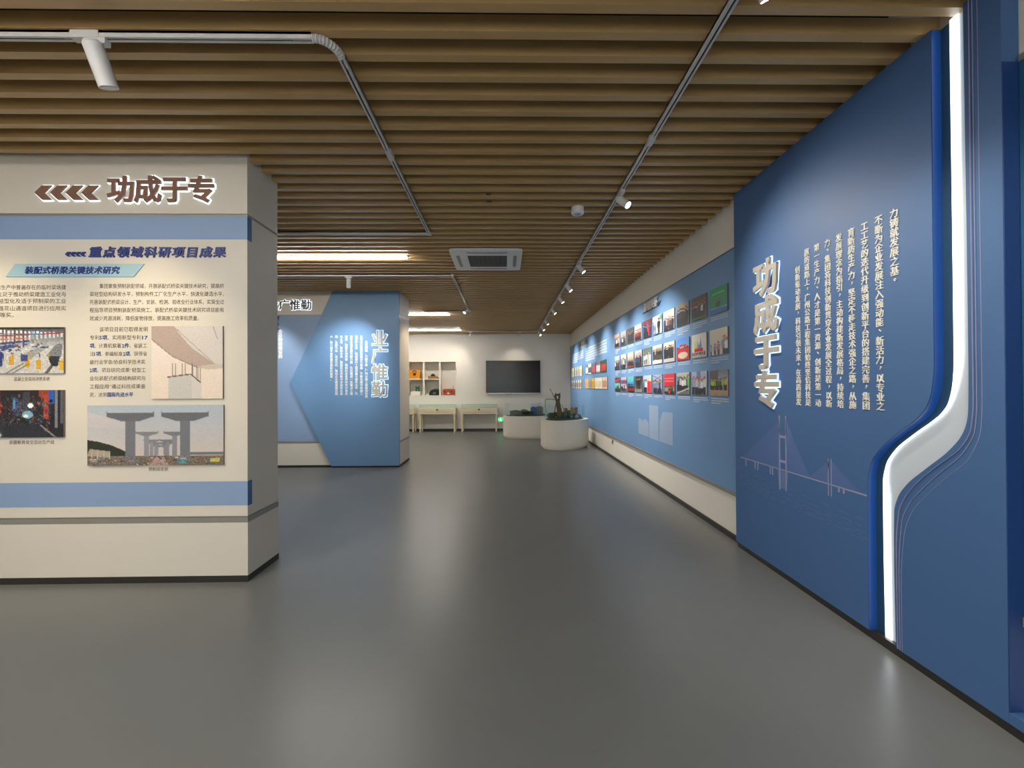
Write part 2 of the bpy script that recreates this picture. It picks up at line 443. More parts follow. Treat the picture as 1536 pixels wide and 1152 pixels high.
# printed text of the near partition
T = 0.0008
def frp(y): return lambda a, z: (a, y, z)
def lines(root, ys, items, mname, size, bold=0.004, name='text_line'):
    for (x, x1, z, s) in items:
        mb = MB(); glyphs(mb, s, (x, ys, z), FR, size, depth=T, bold=bold, fit=x1 - x, res=1)
        part(root, name, mb, mname)
yt = BY0 - 0.0005 + 0.002
body = [(-3.132, -2.18, 2.29, '集团聚焦预制装配领域，开展装配式桥梁关键技术研究，提高桥'),
        (-3.206, -2.18, 2.228, '梁轻型结构研发水平，预制构件工厂化生产水平，快速化建造水平，'),
        (-3.206, -2.18, 2.166, '完善装配式桥梁设计、生产、安装、检测、验收全行业体系，实现全过'),
        (-3.206, -2.18, 2.104, '程指导项目预制装配桥梁施工。装配式桥梁关键技术研究项目能有'),
        (-3.206, -2.373, 2.040, '效减少资源消耗，降低废物排放，提高施工效率和质量。'),
        (-4.07, -3.386, 2.281, '针对预制梁生产中普遍存在的临时梁场建'),
        (-4.07, -3.386, 2.227, '设问题，立足于推动桥梁建造工业化与'),
        (-4.07, -3.386, 2.175, '智能化，轻型化及适于预制梁的工业'),
        (-4.07, -3.386, 2.119, '化，并在莲花山通道项目进行应用实'),
        (-4.07, -3.782, 2.068, '践，获得等奖。'),
        (-3.132, -2.764, 1.955, '该项目目前已取得发明')]
lines(near, yt, body, 'ink', 0.040)
nar = ['专利@5项@、实用新型专利@17', '@项@、计算机软著@2件@、省级工', '法@1项@，参编标准@2项@，获得省', '级行业学会/协会科学技术奖', '@2项@。项目研究成果“轻型工',
       '业化装配式桥梁结构研究与', '工程应用”通过科技成果鉴', '定，达到@国际先进水平@']
for k, s in enumerate(nar):
    z = 1.892 - k * 0.0630; segs = s.split('@'); x = -3.205
    tot = sum(sum(0.55 if ord(ch) < 128 else 1.0 for ch in sg) for sg in segs); W = 0.441 if k < 7 else 0.337
    u = W / tot
    for i, sg in enumerate(segs):
        if not sg: continue
        L = sum(0.55 if ord(ch) < 128 else 1.0 for ch in sg) * u
        mb = MB(); glyphs(mb, sg, (x, yt, z), FR, 0.038, depth=T, bold=0.03 if i % 2 else 0.004, fit=L * 0.96, res=1)
        part(near, 'text_line', mb, 'ink_blue' if i % 2 else 'ink', label='bold blue figures in the printed text' if i % 2 else None)
        x += L
lines(near, yt, [(-3.781, -3.509, 1.575, '混凝土全自动浇筑系统'), (-3.815, -3.474, 1.088, '底腹板骨架全自动生产线'), (-2.757, -2.608, 0.874, '预制梁安装')], 'ink', 0.034, name='caption')

# raised signs on the near partition
def chevrons(x0, pitch, wd, z0, z1, y, th, n=4, thick=0.55):
    out = []
    zm = (z0 + z1) / 2
    for k in range(n):
        x = x0 + k * pitch
        out.append([(x, y, zm), (x + wd * (1 - thick), y, z1), (x + wd, y, z1), (x + wd * thick, y, zm), (x + wd, y, z0), (x + wd * (1 - thick), y, z0)])
    return out
def grow(poly, e):
    c = sum((Vector(p) for p in poly), Vector()) / len(poly); out = []
    for p in poly:
        d = Vector(p) - c; d.y = 0; out.append(tuple(Vector(p) + d.normalized() * e))
    return out
def letter_sign(frame, items, size, front, halo, name, label, depth=0.03, gap=0.012, bold=0.03, hb=0.05, hd=0.006, cat='sign', chev=None, group=None, loc=None, sx=1.0):
    un = frame[2]
    root = empty(name, loc, label, cat, group)
    for s, p in items:
        mb = MB(); glyphs(mb, s, Vector(p) + un * gap, frame, size, depth=depth, bold=bold, cx='em', res=2, sx=sx)
        ch = part(root, 'character', mb, front)
        if halo:
            mb = MB(); glyphs(mb, s, Vector(p) + un * 0.001, frame, size, depth=hd, bold=hb, cx='em', res=1, sx=sx)
            part(ch, 'backlight', mb, halo)
    for poly in (chev or []):
        o = part(root, 'arrow', MB().prism([tuple(Vector(q) + un * gap) for q in poly], un * depth), front)
        if halo: part(o, 'backlight', MB().prism([tuple(Vector(q) + un * 0.001) for q in grow(poly, 0.008)], un * hd), halo)
    return root
xs = [-3.059 + 0.2043 * (k + 0.5) for k in range(4)]
letter_sign(FR, [(c, (x, BY0, 3.036)) for c, x in zip('功成于专', xs)], 0.212, 'letter_brown', 'halo', 'title_sign',
            'brown backlit title letters with four arrows on top of the nearest partition', chev=chevrons(-3.611, 0.118, 0.13, 2.951, 3.062, BY0, 0.03), loc=(-2.9, BY0, 2.94), depth=0.012, gap=0.0045, bold=0.033, hb=0.062, hd=0.004)
sub = empty('heading_sign', (-2.75, BY0, 2.51), 'dark blue slanted heading letters under the upper blue band of the nearest partition', 'sign')
for k, c in enumerate('重点领域科研项目成果'):
    mb = MB(); glyphs(mb, c, (-3.211 + 0.1055 * (k + .5), BY0 + 0.001, 2.552), FR, 0.086, depth=0.008, bold=0.03, cx='em', shear=0.15, sx=1.12)
    part(sub, 'character', mb, 'navy')
for poly in chevrons(-3.389, 0.038, 0.045, 2.518, 2.553, BY0 + 0.001, 0.01):
    part(sub, 'arrow', MB().prism(poly, (0, -0.008, 0)), 'navy')
tg = empty('section_tag', (-3.3, BY0, 2.36), 'pale teal slanted tag with navy letters left of the heading on the nearest partition', 'sign')
part(tg, 'plate', MB().prism([(-3.769, BY0 + .002, 2.461), (-2.787, BY0 + .002, 2.461), (-2.868, BY0 + .002, 2.361), (-3.837, BY0 + .002, 2.361)], (0, -0.007, 0)), 'tag_teal')
for k, c in enumerate('装配式桥梁关键技术研究'):
    mb = MB(); glyphs(mb, c, (-3.69 + 0.0655 * (k + .5), BY0 - 0.005, 2.411), FR, 0.060, depth=0.003, bold=0.028, cx='em', shear=0.15, res=1, sx=1.05)
    part(tg, 'character', mb, 'navy')

# the four mounted photographs of the near partition
im = Cv(130, 64, (190, 190, 195), 1)                       # factory hall
im.grad((70, 72, 80), (205, 205, 205), 0, .5)
for i in range(22):
    im.rect(.02 + i * .045, .04 + .004 * i, .045 + i * .045, .12 + .002 * i, (225, 228, 232)); im.rect(.02 + i * .045, .16, .042 + i * .045, .38 - .008 * i, (205, 210, 214))
for i in range(7): im.rect(.05 + i * .1, 0, .065 + i * .1, .5, (60, 66, 78))
im.rect(0, 0, 1, .04, (40, 42, 48)).line(0, .22, 1, .13, .015, (150, 60, 60)).line(0, .3, .6, .24, .012, (200, 110, 50)).rect(.62, .14, .76, .17, (70, 120, 180))
im.poly([(0, .5), (1, .38), (1, 1), (0, 1)], (196, 194, 190))
im.poly([(0, .52), (.45, .36), (.5, .42), (0, .68)], (70, 84, 130)).poly([(0, .6), (.3, .47), (.3, .52), (0, .68)], (200, 160, 40))
im.line(.25, .52, .25, .82, .02, (50, 60, 120)).line(.3, .52, .3, .82, .02, (50, 60, 120)).line(.0, .42, .6, .3, .02, (60, 70, 120))
im.poly([(.5, .62), (.78, .38), (.85, .4), (.62, .7)], (150, 155, 160)).poly([(.8, .62), (.92, .36), (.99, .36), (.97, .64)], (120, 122, 128)).poly([(.82, .62), (.96, .62), (.93, .84), (.86, .84)], (40, 42, 46))
for u, v in ((.42, .62), (.6, .66), (.72, .7), (.98, .72)): im.rect(u - .03, v, u + .025, v + .2, (205, 160, 50))
for k in range(60):
    u, v = im.r.uniform(0, .8), im.r.uniform(.34, .56); im.rect(u, v, u + im.r.uniform(.01, .05), v + im.r.uniform(.01, .04), ((60, 76, 130), (90, 96, 110), (190, 150, 60), (150, 70, 60), (50, 54, 66), (210, 212, 214))[im.r.randint(6)])
for k in range(9): im.line(.03 + k * .1, .56, .03 + k * .1 + .004, .74 - k * .01, .006, (70, 80, 120) if k % 2 else (190, 150, 60))
im.rect(.52, .6, .6, .74, (60, 80, 130)).poly([(0, .93), (.2, .8), (.28, .84), (.02, 1)], (205, 70, 60)).line(.35, 1, .55, .78, .008, (90, 85, 80)).line(.42, 1, .6, .8, .008, (90, 85, 80)).line(.8, 1, .86, .85, .02, (90, 85, 85)).noise(.1)
board('photo_board', FR, (-4.07, BY0 + .002, 1.972), 0.679, 0.355, im, 0.014, 'photo of a bright factory hall with yellow machines, upper left on nearest partition', 'photo')
im = Cv(130, 68, (38, 36, 42), 2)
im.rect(.05, 0, .3, .22, (110, 44, 36)).rect(.72, .02, .86, .14, (150, 60, 45)).rect(.55, .05, .62, .5, (60, 64, 76)).rect(.83, 0, .89, .3, (40, 90, 170)).rect(.45, .18, .5, .55, (50, 90, 140)).rect(.78, .1, .83, .62, (170, 70, 40)).rect(.28, .28, .31, .5, (170, 50, 40)).rect(.9, 0, .93, .8, (120, 124, 134)).rect(.96, 0, .99, .7, (86, 88, 100))
for k in range(150):
    u, v = im.r.uniform(.1, .86), im.r.uniform(.12, .85); cc = ((70, 70, 80), (30, 28, 32), (110, 60, 50), (90, 96, 108), (40, 60, 90), (150, 80, 60), (60, 110, 130), (20, 18, 20))[im.r.randint(8)]
    if im.r.rand() < .5: im.line(u, v, u + im.r.uniform(-.06, .06), v + im.r.uniform(-.16, .16), .006, cc)
    else: im.rect(u, v, u + im.r.uniform(.01, .05), v + im.r.uniform(.01, .07), cc)
im.poly([(.3, .7), (.72, .7), (.85, 1), (.25, 1)], (44, 46, 54)); im.noise(.16, .2, .75, .15, .85).ell(.63, .33, .03, .05, (235, 250, 255)).ell(.6, .52, .06, .08, (130, 170, 190)).ell(.58, .55, .03, .03, (225, 235, 235)).rect(.44, .2, .46, .4, (90, 140, 190)).line(.75, .75, .9, .98, .012, (130, 130, 140)).line(.2, .6, .32, .95, .008, (100, 104, 110)).ell(.27, .95, .04, .05, (200, 205, 210)).noise(.05)
board('photo_board', FR, (-4.07, BY0 + .002, 1.489), 0.679, 0.362, im, 0.014, 'photo of a dark workshop with welding glare, lower left on the nearest partition', 'photo')
im = Cv(96, 96, (222, 208, 200), 3)
im.grad((225, 215, 208), (228, 210, 192)).poly([(.3, 0), (1, 0), (1, .55), (.9, .54), (.5, .32)], (206, 198, 192)).poly([(0, 0), (.3, 0), (.56, .3), (.88, .52), (.62, .56), (.3, .42), (0, .18)], (178, 158, 148))
im.poly([(.62, .56), (.88, .52), (1, .53), (1, .58), (.8, .6)], (198, 184, 170)).line(.0, .18, .3, .42, .006, (140, 120, 112)).line(.3, .42, .64, .57, .006, (140, 120, 112)).line(.3, 0, .88, .52, .004, (150, 138, 130)).line(.86, 0, .92, .18, .004, (120, 110, 105))
im.poly([(.24, .71), (.56, .66), (.7, .77), (.7, 1), (.24, 1)], (196, 192, 186)).poly([(.56, .66), (.7, .77), (.7, 1), (.56, 1)], (206, 200, 190)).line(.23, .7, .55, .66, .008, (90, 80, 76)).line(.55, .66, .68, .77, .008, (90, 80, 76))
for i in range(8): im.line(.25 + i * .045, .52 - .002 * i, .25 + i * .045, .7 - .005 * i, .004, (110, 104, 104))
for i in range(5): im.line(.58 + i * .025, .53 + .01 * i, .58 + i * .025, .68 + .02 * i, .004, (120, 110, 106))
im.noise(.02)
board('photo_board', FR, (-2.725, BY0 + .002, 1.977), 0.543, 0.560, im, 0.014, 'square pale photo of a concrete pier with steel rods below a curved girder', 'photo')
im = Cv(190, 86, (190, 190, 192), 4)
im.grad((172, 184, 196), (206, 192, 184), 0, .85).poly([(0, .12), (.35, .28), (.3, .4), (0, .35)], (196, 190, 192))
im.poly([(0, .57), (.08, .6), (.18, .66), (.28, .76), (.28, .86), (0, .86)], (48, 52, 42)).rect(0, .84, 1, 1, (120, 104, 92)).rect(.72, .78, 1, .83, (110, 116, 122)).poly([(0, .84), (.02, .72), (.17, .76), (.17, .86)], (170, 156, 140)).poly([(.45, 1), (.5, .86), (.56, .86), (.6, 1)], (176, 148, 136))
def pier(u, v, s, tone):
    im.poly([(u - .175 * s, v), (u - .165 * s, v + .035 * s), (u + .165 * s, v + .035 * s), (u + .175 * s, v), (u + .175 * s, v + .1 * s), (u + .06 * s, v + .18 * s), (u - .06 * s, v + .18 * s), (u - .175 * s, v + .1 * s)], tone)
    im.rect(u - .036 * s, v + .18 * s, u + .036 * s, v + .18 * s + (.8 - v) * 1.0 * (.88 if s > .6 else .9), tuple(int(t * 1.12) for t in tone))
for s, v, o1, o2 in ((.22, .66, .515, .565), (.28, .61, .5, .575), (.34, .56, .47, .59), (.48, .42, .435, .64)):
    pier(o1, v, s, (128, 128, 134)); pier(o2, v, s, (122, 122, 128))
pier(.315, .09, 1.0, (104, 106, 112)); pier(.715, .09, 1.0, (104, 106, 112)); 
for k in range(70):
    u, v = im.r.uniform(0, 1), im.r.uniform(.84, .98); im.rect(u, v, u + im.r.uniform(.01, .05), v + im.r.uniform(.008, .03), ((96, 90, 80), (150, 120, 104), (84, 100, 84), (180, 170, 160), (70, 66, 64), (110, 130, 140))[im.r.randint(6)])
for k in range(4): im.rect(.03 + k * .045, .76, .036 + k * .045, .88, (190, 186, 180))
im.rect(.66, .90, .73, .96, (86, 140, 150)).rect(.9, .88, .97, .94, (196, 180, 80)).noise(.13, .84, 1).noise(.02)
board('photo_board', FR, (-3.211, BY0 + .002, 1.368), 1.034, 0.462, im, 0.014, 'wide photo of two rows of T-shaped concrete bridge piers, bottom of the nearest partition', 'photo')

# ================================================================ MIDDLE PARTITION
CX0, CX1, CY0, CY1 = -6.0, -1.985, 8.05, 8.84
mid = empty('display_partition', (-4.0, 8.45, 0), 'farther blue and cream display partition standing beyond the nearest one', 'partition')
part(mid, 'header', MB().box(CX0, CX1, CY0, CY1, 2.862, 3.5), 'cream_panel')
part(mid, 'rail', MB().box(CX0, CX1 - 0.004, CY0 + 0.004, CY1, 2.845, 2.862), 'grey_trim')
part(mid, 'main_panel', MB().box(CX0, CX1 - 0.002, CY0 + 0.002, CY1, 0.49, 2.845), ['cream_panel'])
part(mid, 'blue_sheet', MB().box(CX0, CX1 - 0.01, CY0 - 0.001, CY0 + 0.001, 0.493, 2.845), 'box_pale')
part(mid, 'rail', MB().box(CX0, CX1 + 0.004, CY0 - 0.004, CY1 + 0.004, 0.455, 0.49), 'grey_trim')
part(mid, 'plinth', MB().box(CX0, CX1, CY0, CY1, 0.045, 0.455), 'cream_panel')
part(mid, 'baseboard', MB().box(CX0, CX1 + 0.003, CY0 - 0.004, CY1 + 0.003, 0.0, 0.045), 'black_base')
ch = [(-3.209, 8.049, ZC + .02), (-3.999, 8.049, 1.593), (-3.24, 8.049, 0.035), (-1.983, 8.049, 0.035), (-1.983, 8.049, ZC + .02)]
part(mid, 'chevron_panel', MB().prism(ch, (0, -0.06, 0)), 'box_blue')
part(mid, 'baseboard', MB().box(-3.22, -1.99, 7.999, 8.045, 0, 0.034), 'black_base')
lines(mid, 8.0485, [], 'ink', .05)
for k, c in enumerate('企业持续建设的'):
    mb = MB(); glyphs(mb, c, (-4.205, CY0 - 0.0015, 2.55 - k * 0.078), FR, 0.078, depth=0.003, bold=0.05, cx='em', res=1)
    part(mid, 'character', mb, 'letter_white')
for k, s in enumerate(['重要', '头条', '企业']):
    mb = MB(); glyphs(mb, s, (-4.405, CY0 - 0.0015, 2.79 - k * 0.105), FR, 0.095, depth=0.003, bold=0.06, fit=.17, shear=.15, res=1)
    part(mid, 'heading_line', mb, 'navy')
letter_sign(FR, [(c, (-4.333 + 0.2035 * k, CY0, 3.046)) for k, c in enumerate('业广惟勤')], 0.205, 'letter_dark', 'halo', 'title_sign',
            'dark backlit title letters on the pale header of the farther partition', loc=(-4.05, CY0, 2.95), depth=0.010, gap=0.003, bold=0.022, hb=0.048, hd=.002)
letter_sign(FR, [(c, (-2.337, 7.989, 2.405 - 0.315 * k)) for k, c in enumerate('业广惟勤')], 0.315, 'letter_beige', 'halo_blue', 'title_sign',
            'tall column of beige backlit letters on the blue chevron panel of the farther partition', loc=(-2.337, 7.989, 1.3), depth=0.018, gap=0.007, bold=0.026, hb=0.05)
tx = empty('wall_lettering', (-2.9, 7.989, 1.3), 'block of small white vertical writing on the blue chevron panel', 'lettering')
cols2 = ['天道酬勤，力耕不欺。广州公路工程集团有限', '公司以公路桥梁建设为根基，不断拓展市政施工', '和养护业务，持续提升工程质量与服务水平，为', '城市交通发展贡献力量，先后建成一批重点工程', '项目，荣获多项荣誉，得到社会各界的充分肯定', '与认可。面向未来，集团将坚持稳中求进的总基', '调，以勤为本，以业为先，推动企业做强做优做', '大，奋力谱写高质量发展新的篇章。']
for k, s in enumerate(cols2):
    x = -2.588 - k * 0.0925; z0 = 2.340 if k == 0 else 2.44
    n = len(s); mb = MB(); pz = (z0 - 1.325) / (19 if k == 0 else 21)
    for i, c in enumerate(s): glyphs(mb, c, (x, 7.989, z0 - i * pz), FR, 0.054, depth=0.003, bold=0.02, cx='em', res=1)
    part(tx, 'text_column', mb, 'letter_white', kind='stuff')

# ================================================================ RIGHT WALL MURAL
XM = 2.21
mural = empty('photo_wall', (XM, 9.2, 0.46), 'long pale blue wall panel carrying rows of photos on the right wall', 'wall panel')
part(mural, 'panel', MB().box(XM, XW - 0.001, 3.945, YF - 0.005, 0.467, 2.822), 'mural_blue')
part(mural, 'rail', MB().box(XM - 0.012, XW - 0.001, 3.945, YF - 0.005, 0.432, 0.466), 'grey_trim')
part(mural, 'rail', MB().box(XM - 0.002, XW - 0.001, 3.945, YF - 0.005, 2.823, 2.832), 'black_base', label='thin dark top edge')
def rwp(x): return lambda y, z: (x, y, z)
pp = rwp(XM - 0.0008)
def rpoly(root, name, pts, m, x=XM - 0.0008):
    return part(root, name, MB().prism([(x, y, z) for y, z in pts], (0.0006, 0, 0)), m)
rpoly(mural, 'tower_print', [(7.06, .712), (7.06, .967), (6.93, .955), (6.9, .93), (6.84, .93), (6.8, .965), (6.66, .967), (6.56, .91), (6.56, .71)], 'tower_print')
rpoly(mural, 'tower_print', [(6.53, .70), (6.53, 1.205), (6.14, 1.205), (6.14, .70)], 'tower_print')
rpoly(mural, 'tower_print', [(6.11, .70), (6.09, .979), (5.97, 1.13), (5.61, 1.145), (5.61, .703)], 'tower_print')
for a, b, z in ((4.84, 4.77, .86), (4.74, 4.66, .95), (4.61, 4.51, .885), (4.49, 4.39, .885), (4.31, 4.22, .955), (4.20, 4.12, .965), (7.95, 7.85, 1.13), (5.2, 5.1, .86), (5.05, 4.9, .82)):
    rpoly(mural, 'tower_print', [(a, .71), (a, z), (b, z), (b, .71)], 'tower_print2')
rpoly(mural, 'tower_print', [(4.535, .885), (4.508, 1.08), (4.500, 1.08), (4.473, .885)], 'tower_print2')
# ---- photos
PW, PH = 0.37, 0.268
def sky(c, a=(200, 210, 220), b=(215, 210, 205)): c.grad(a, b); return c
def mk(i):
    c = Cv(44, 44, (200, 200, 205), 50 + i); k = i % 10; r = i // 10
    W_, D_, B_ = (225, 228, 232), (38, 38, 46), (96, 130, 180)
    if i == 0: c.grad((20, 150, 96), (30, 120, 100)).rect(0, .78, 1, 1, (36, 96, 170)).line(0, .76, 1, .8, .02, (90, 190, 210)).people(2, .5, .78, [D_], .38, .62); c.rect(.15, .2, .85, .24, (120, 200, 130)).noise(.06)
    elif i == 1: c.grad((70, 66, 62), (96, 88, 80)).rect(0, .2, 1, .28, (150, 60, 50)).people(6, .3, .88, [D_, (60, 60, 66), W_]); c.rect(0, .86, 1, 1, (64, 96, 50)).noise(.1)
    elif i == 2: c.grad((150, 150, 155), (110, 110, 112)).rect(.35, 0, .65, .16, (200, 170, 50)).people(5, .22, .98, [D_, (52, 54, 60)]).noise(.06)
    elif i == 3: c.grad((214, 208, 200), (190, 180, 175)).people(6, .35, 1, [(60, 66, 80), D_, (120, 84, 80), (150, 160, 190)]).noise(.08)
    elif i == 4: sky(c, (228, 230, 230), (190, 200, 200)).rect(.75, .05, 1, .3, (110, 150, 120)).people(1, .12, 1.05, [(34, 34, 34)], .4, .95).people(2, .35, 1, [(80, 100, 150)], 0, .35).rect(0, .94, .6, 1, (70, 120, 190))
    elif i == 5: c.grad((170, 60, 50), (60, 90, 160)).people(4, .25, 1, [D_, (40, 60, 140), (190, 50, 50), D_]).rect(.65, .15, .78, .9, (210, 50, 40)).rect(.45, .1, .6, .5, (70, 130, 210))
    elif i == 6: c.grad((170, 205, 215), (190, 200, 205)).rect(.1, .3, .9, .36, (190, 70, 70)).people(7, .42, .98, [(170, 60, 60), (120, 50, 50)])
    elif i == 7: c.grad((90, 90, 92), (60, 60, 62)).people(5, .2, .9, [D_, (120, 120, 120), (60, 60, 60)]).noise(.15)
    elif i == 8: c.grad((180, 180, 182), (120, 120, 124)).people(4, .35, .95, [(110, 110, 114), W_, D_]).noise(.1)
    elif i == 9: c.grad((205, 170, 160), (190, 160, 150)).people(5, .25, .95, [(170, 110, 110), W_, D_]).noise(.1)
    elif i == 10: c.grad((220, 212, 190), (206, 200, 188)).people(2, .55, 1, [(150, 165, 195), (90, 90, 96)], 0, .4).people(1, .5, 1, [(226, 110, 140)], .4, .65).people(1, .2, 1.1, [(150, 160, 205)], .58, .98, hat=(196, 40, 50)).people(1, .38, 1.1, [W_], .84, 1.06, hat=(196, 40, 50))
    elif i == 11: c.grad((232, 228, 220), (215, 212, 205)).poly([(.18, .62), (.25, .2), (.32, .62)], (220, 200, 60)).poly([(.32, .62), (.4, .25), (.48, .62)], (70, 190, 90)).poly([(.44, .62), (.52, .3), (.6, .62)], (200, 60, 160)).poly([(.55, .62), (.6, .15), (.7, .62)], (50, 150, 210)).rect(.2, .62, .78, .74, (225, 40, 40)); c.rect(.0, .85, 1, 1, (190, 185, 178)).people(6, .74, .92, [D_, (200, 60, 50)])
    elif i == 12: c.grad((70, 140, 225), (110, 160, 220), 0, .4).rect(0, .4, 1, 1, (190, 50, 56)).rect(.25, .3, .78, .62, (205, 40, 50)).ell(.5, .78, .38, .15, (216, 196, 170)).people(8, .36, .5, [D_, W_])
    elif i == 13: c.grad((226, 220, 205), (196, 194, 190)).people(6, .2, .82, [D_, (60, 60, 64)])
    elif i == 14: c.grad((236, 236, 230), (70, 66, 56), 0, .5).rect(0, .45, 1, .8, (76, 66, 56)).people(7, .25, .7, [(70, 64, 56), D_], legs=(70, 62, 54)).ell(.3, 1, .5, .22, (226, 220, 210)).rect(.25, .1, .3, .5, W_)
    elif i == 15: c.grad((96, 110, 96), (110, 116, 110), 0, .4).rect(0, .4, 1, 1, (170, 172, 172)).people(2, .3, .9, [W_, (70, 74, 80)], .1, .5).line(.7, .3, .9, .95, .02, (230, 230, 230)).noise(.06)
    elif i == 16: c.grad((190, 200, 210), (120, 110, 100)).people(4, .25, 1, [W_, D_, (60, 90, 140)], hat=(226, 120, 50)).noise(.1)
    elif i == 17: c.grad((214, 206, 196), (90, 70, 66)).rect(0, .7, 1, .95, (120, 44, 40)).people(7, .5, .85, [(90, 66, 60), (60, 50, 48)]).noise(.08)
    elif i == 18: c.grad((232, 232, 232), (170, 176, 184)).people(6, .3, 1, [W_, D_, (120, 140, 170)]).noise(.08)
    elif i == 19: c.grad((190, 210, 225), (150, 160, 172)).people(5, .35, 1, [W_, (100, 110, 126), D_]).noise(.1)
    elif i == 20: c.grad((120, 124, 128), (160, 176, 196), 0, .45).rect(0, .45, 1, 1, (178, 148, 118)).poly([(0, .05), (.5, .0), (.45, .35), (0, .4)], (92, 92, 96)).people(9, .32, .78, [(176, 200, 60), (200, 216, 90), (70, 74, 60)]).rect(.7, .3, .78, .95, (150, 150, 140)).noise(.07)
    elif i == 21: c.grad((170, 190, 220), (150, 160, 170)).rect(.35, 0, .6, .6, (110, 130, 160)).people(5, .25, .98, [W_, (180, 190, 215), W_], hat=(190, 50, 56)).rect(.9, 0, 1, .5, (200, 205, 212))
    elif i == 22: c.grad((190, 196, 190), (110, 106, 100)).people(5, .2, .85, [(80, 78, 76), W_, (60, 60, 60)]).rect(.82, .25, .97, .6, (90, 190, 70)).rect(.84, .08, .96, .18, (170, 50, 50)).line(0, .95, 1, .7, .03, (200, 200, 196))
    elif i == 23: c.grad((228, 50, 66), (215, 40, 60), 0, .62).rect(.1, .22, .9, .26, (240, 200, 200)).rect(.12, .36, .88, .39, (240, 200, 200)).rect(0, .6, 1, 1, (120, 92, 84)).people(7, .62, 1.05, [(180, 160, 140), (90, 70, 64)]).rect(.4, .85, .6, 1, (220, 50, 60))
    elif i == 24: c.grad((170, 176, 200), (150, 156, 176)).line(0, .05, 1, .35, .02, (90, 96, 120)).line(0, .35, 1, .05, .02, (90, 96, 120)).people(6, .35, 1, [W_, (140, 150, 190), (60, 66, 90)]).noise(.08)
    elif i == 25: c.grad((190, 204, 226), (150, 164, 190)).people(3, .25, 1, [(96, 130, 180), W_], 0, .5).rect(.5, .35, .95, .98, (214, 40, 50)).rect(.6, .15, .8, .35, (214, 214, 50)).ell(.6, .3, .06, .06, (190, 150, 125))
    elif i == 26: c.grad((56, 52, 50), (110, 108, 100)).people(2, .15, .95, [(30, 32, 40)], .2, .8).rect(0, .8, 1, 1, (140, 136, 126)).noise(.06)
    elif i == 27: c.grad((90, 190, 180), (80, 180, 190), 0, .35).rect(0, .35, 1, .62, (60, 150, 210)).rect(0, .62, 1, 1, (60, 24, 30)).rect(0, .75, 1, .9, (150, 36, 46)).people(5, .42, .66, [D_])
    elif i == 28: c.grad((190, 190, 210), (150, 120, 160)).rect(0, .2, 1, .45, (120, 80, 130)).rect(0, .5, 1, .75, (214, 190, 206)).people(5, .55, .95, [D_, W_]).noise(.1)
    elif i == 29: c.grad((50, 60, 60), (90, 190, 190)).poly([(0, .18), (1, 0), (1, .2), (0, .36)], (190, 60, 70)).rect(0, .4, 1, .7, (110, 206, 200)).rect(0, .8, 1, 1, (36, 60, 50)).people(4, .55, .85, [D_, W_])
    return c
LB = ['photo of two speakers on a green stage, top row, by the dark blue wall', 'photo of people on green ground under a red banner, top row of the mural', 'photo of a dark-suited group under a yellow emblem, top row of the mural',
      'photo of men talking before a pale sky, top row of the mural', 'photo of a man in black seen from behind, top row of the mural', 'photo of people between red and blue banners, top row under the mural title',
      'photo of a red-clad group on a light blue backdrop, top row of the mural', 'dark grainy photo of people indoors, top row, third from its far end', 'grey photo of a few people, top row, second from its far end', 'pinkish photo of people, at the far end of the top row',
      'photo of men in red helmets, middle row, by the dark blue wall', 'photo of a white poster with colourful spires, middle row of the mural', 'photo of a red booth on a red square under blue sky, middle row', 'photo of a dark-clad group lined up on a pale street, middle row',
      'photo of a crowd on a brown slope with white foreground, middle row', 'photo of two people on a grey hillside road, middle row', 'photo of people in orange helmets, middle row of the mural', 'photo of a hall audience with dark red floor, middle row of the mural',
      'photo of standing people under white sky, middle row, second from its far end', 'photo of people before light blue sky, far end of the middle row',
      'photo of workers in yellow vests, bottom row, by the dark blue wall', 'photo of white-shirted people in red helmets, bottom row of the mural', 'photo of visitors on a platform with one green vest, bottom row', 'photo of a bright red screen over an audience, bottom row',
      'photo of white shirts under crossed trusses, bottom row of the mural', 'photo of a red gown and yellow top, bottom row of the mural', 'photo of two people in dark suits, bottom row of the mural', 'photo of a teal stage with dark red carpet, bottom row of the mural',
      'purple-tinted photo, bottom row, second from its far end', 'photo with a slanted red banner over teal, far end of the bottom row']
pr = rwp(XM - 0.001)
for r in range(3):
    zt = (2.514, 2.086, 1.660)[r]
    for k in range(10):
        i = r * 10 + k; yn = 4.180 + 0.4415 * k
        board('photo_board', RW, (XM - 0.0005, yn + PW, zt), PW, PH, mk(i), 0.012, LB[i], 'photo', 'photo boards in three rows on the mural')
        mb = MB()
        for q in range(rng.choice((2, 3, 3, 4)) if r else rng.choice((2, 3, 4))):
            scribble(mb, yn + PW * 0.98, yn + PW * (0.02 if q < 2 else rng.uniform(.05, .6)), zt - PH - 0.030 - q * 0.0235, 0.014, pp, rng)
        part(mural, 'caption', mb, 'caption_ink')
ts = empty('mural_title', (XM, 6.4, 2.65), 'white raised title letters over a navy slanted bar on the mural', 'sign')
part(ts, 'underline_bar', MB().prism([(XM - .001, 6.80, 2.645), (XM - .001, 6.66, 2.705), (XM - .001, 6.0, 2.705), (XM - .001, 6.07, 2.645)], (-0.008, 0, 0)), 'navy')
for k, c in enumerate('亲切关怀'):
    mb = MB(); glyphs(mb, c, (XM - 0.010, 6.625 - 0.15 * k, 2.725), RW, 0.145, depth=0.014, bold=0.03, cx='em')
    part(ts, 'character', mb, 'letter_white')
ts = empty('mural_title', (XM, 11.9, 2.63), 'small grey plate with dark letters at the far end of the mural', 'sign')
part(ts, 'plate', MB().box(XM - 0.014, XM - 0.001, 11.43, 12.44, 2.632, 2.765), 'letter_beige')
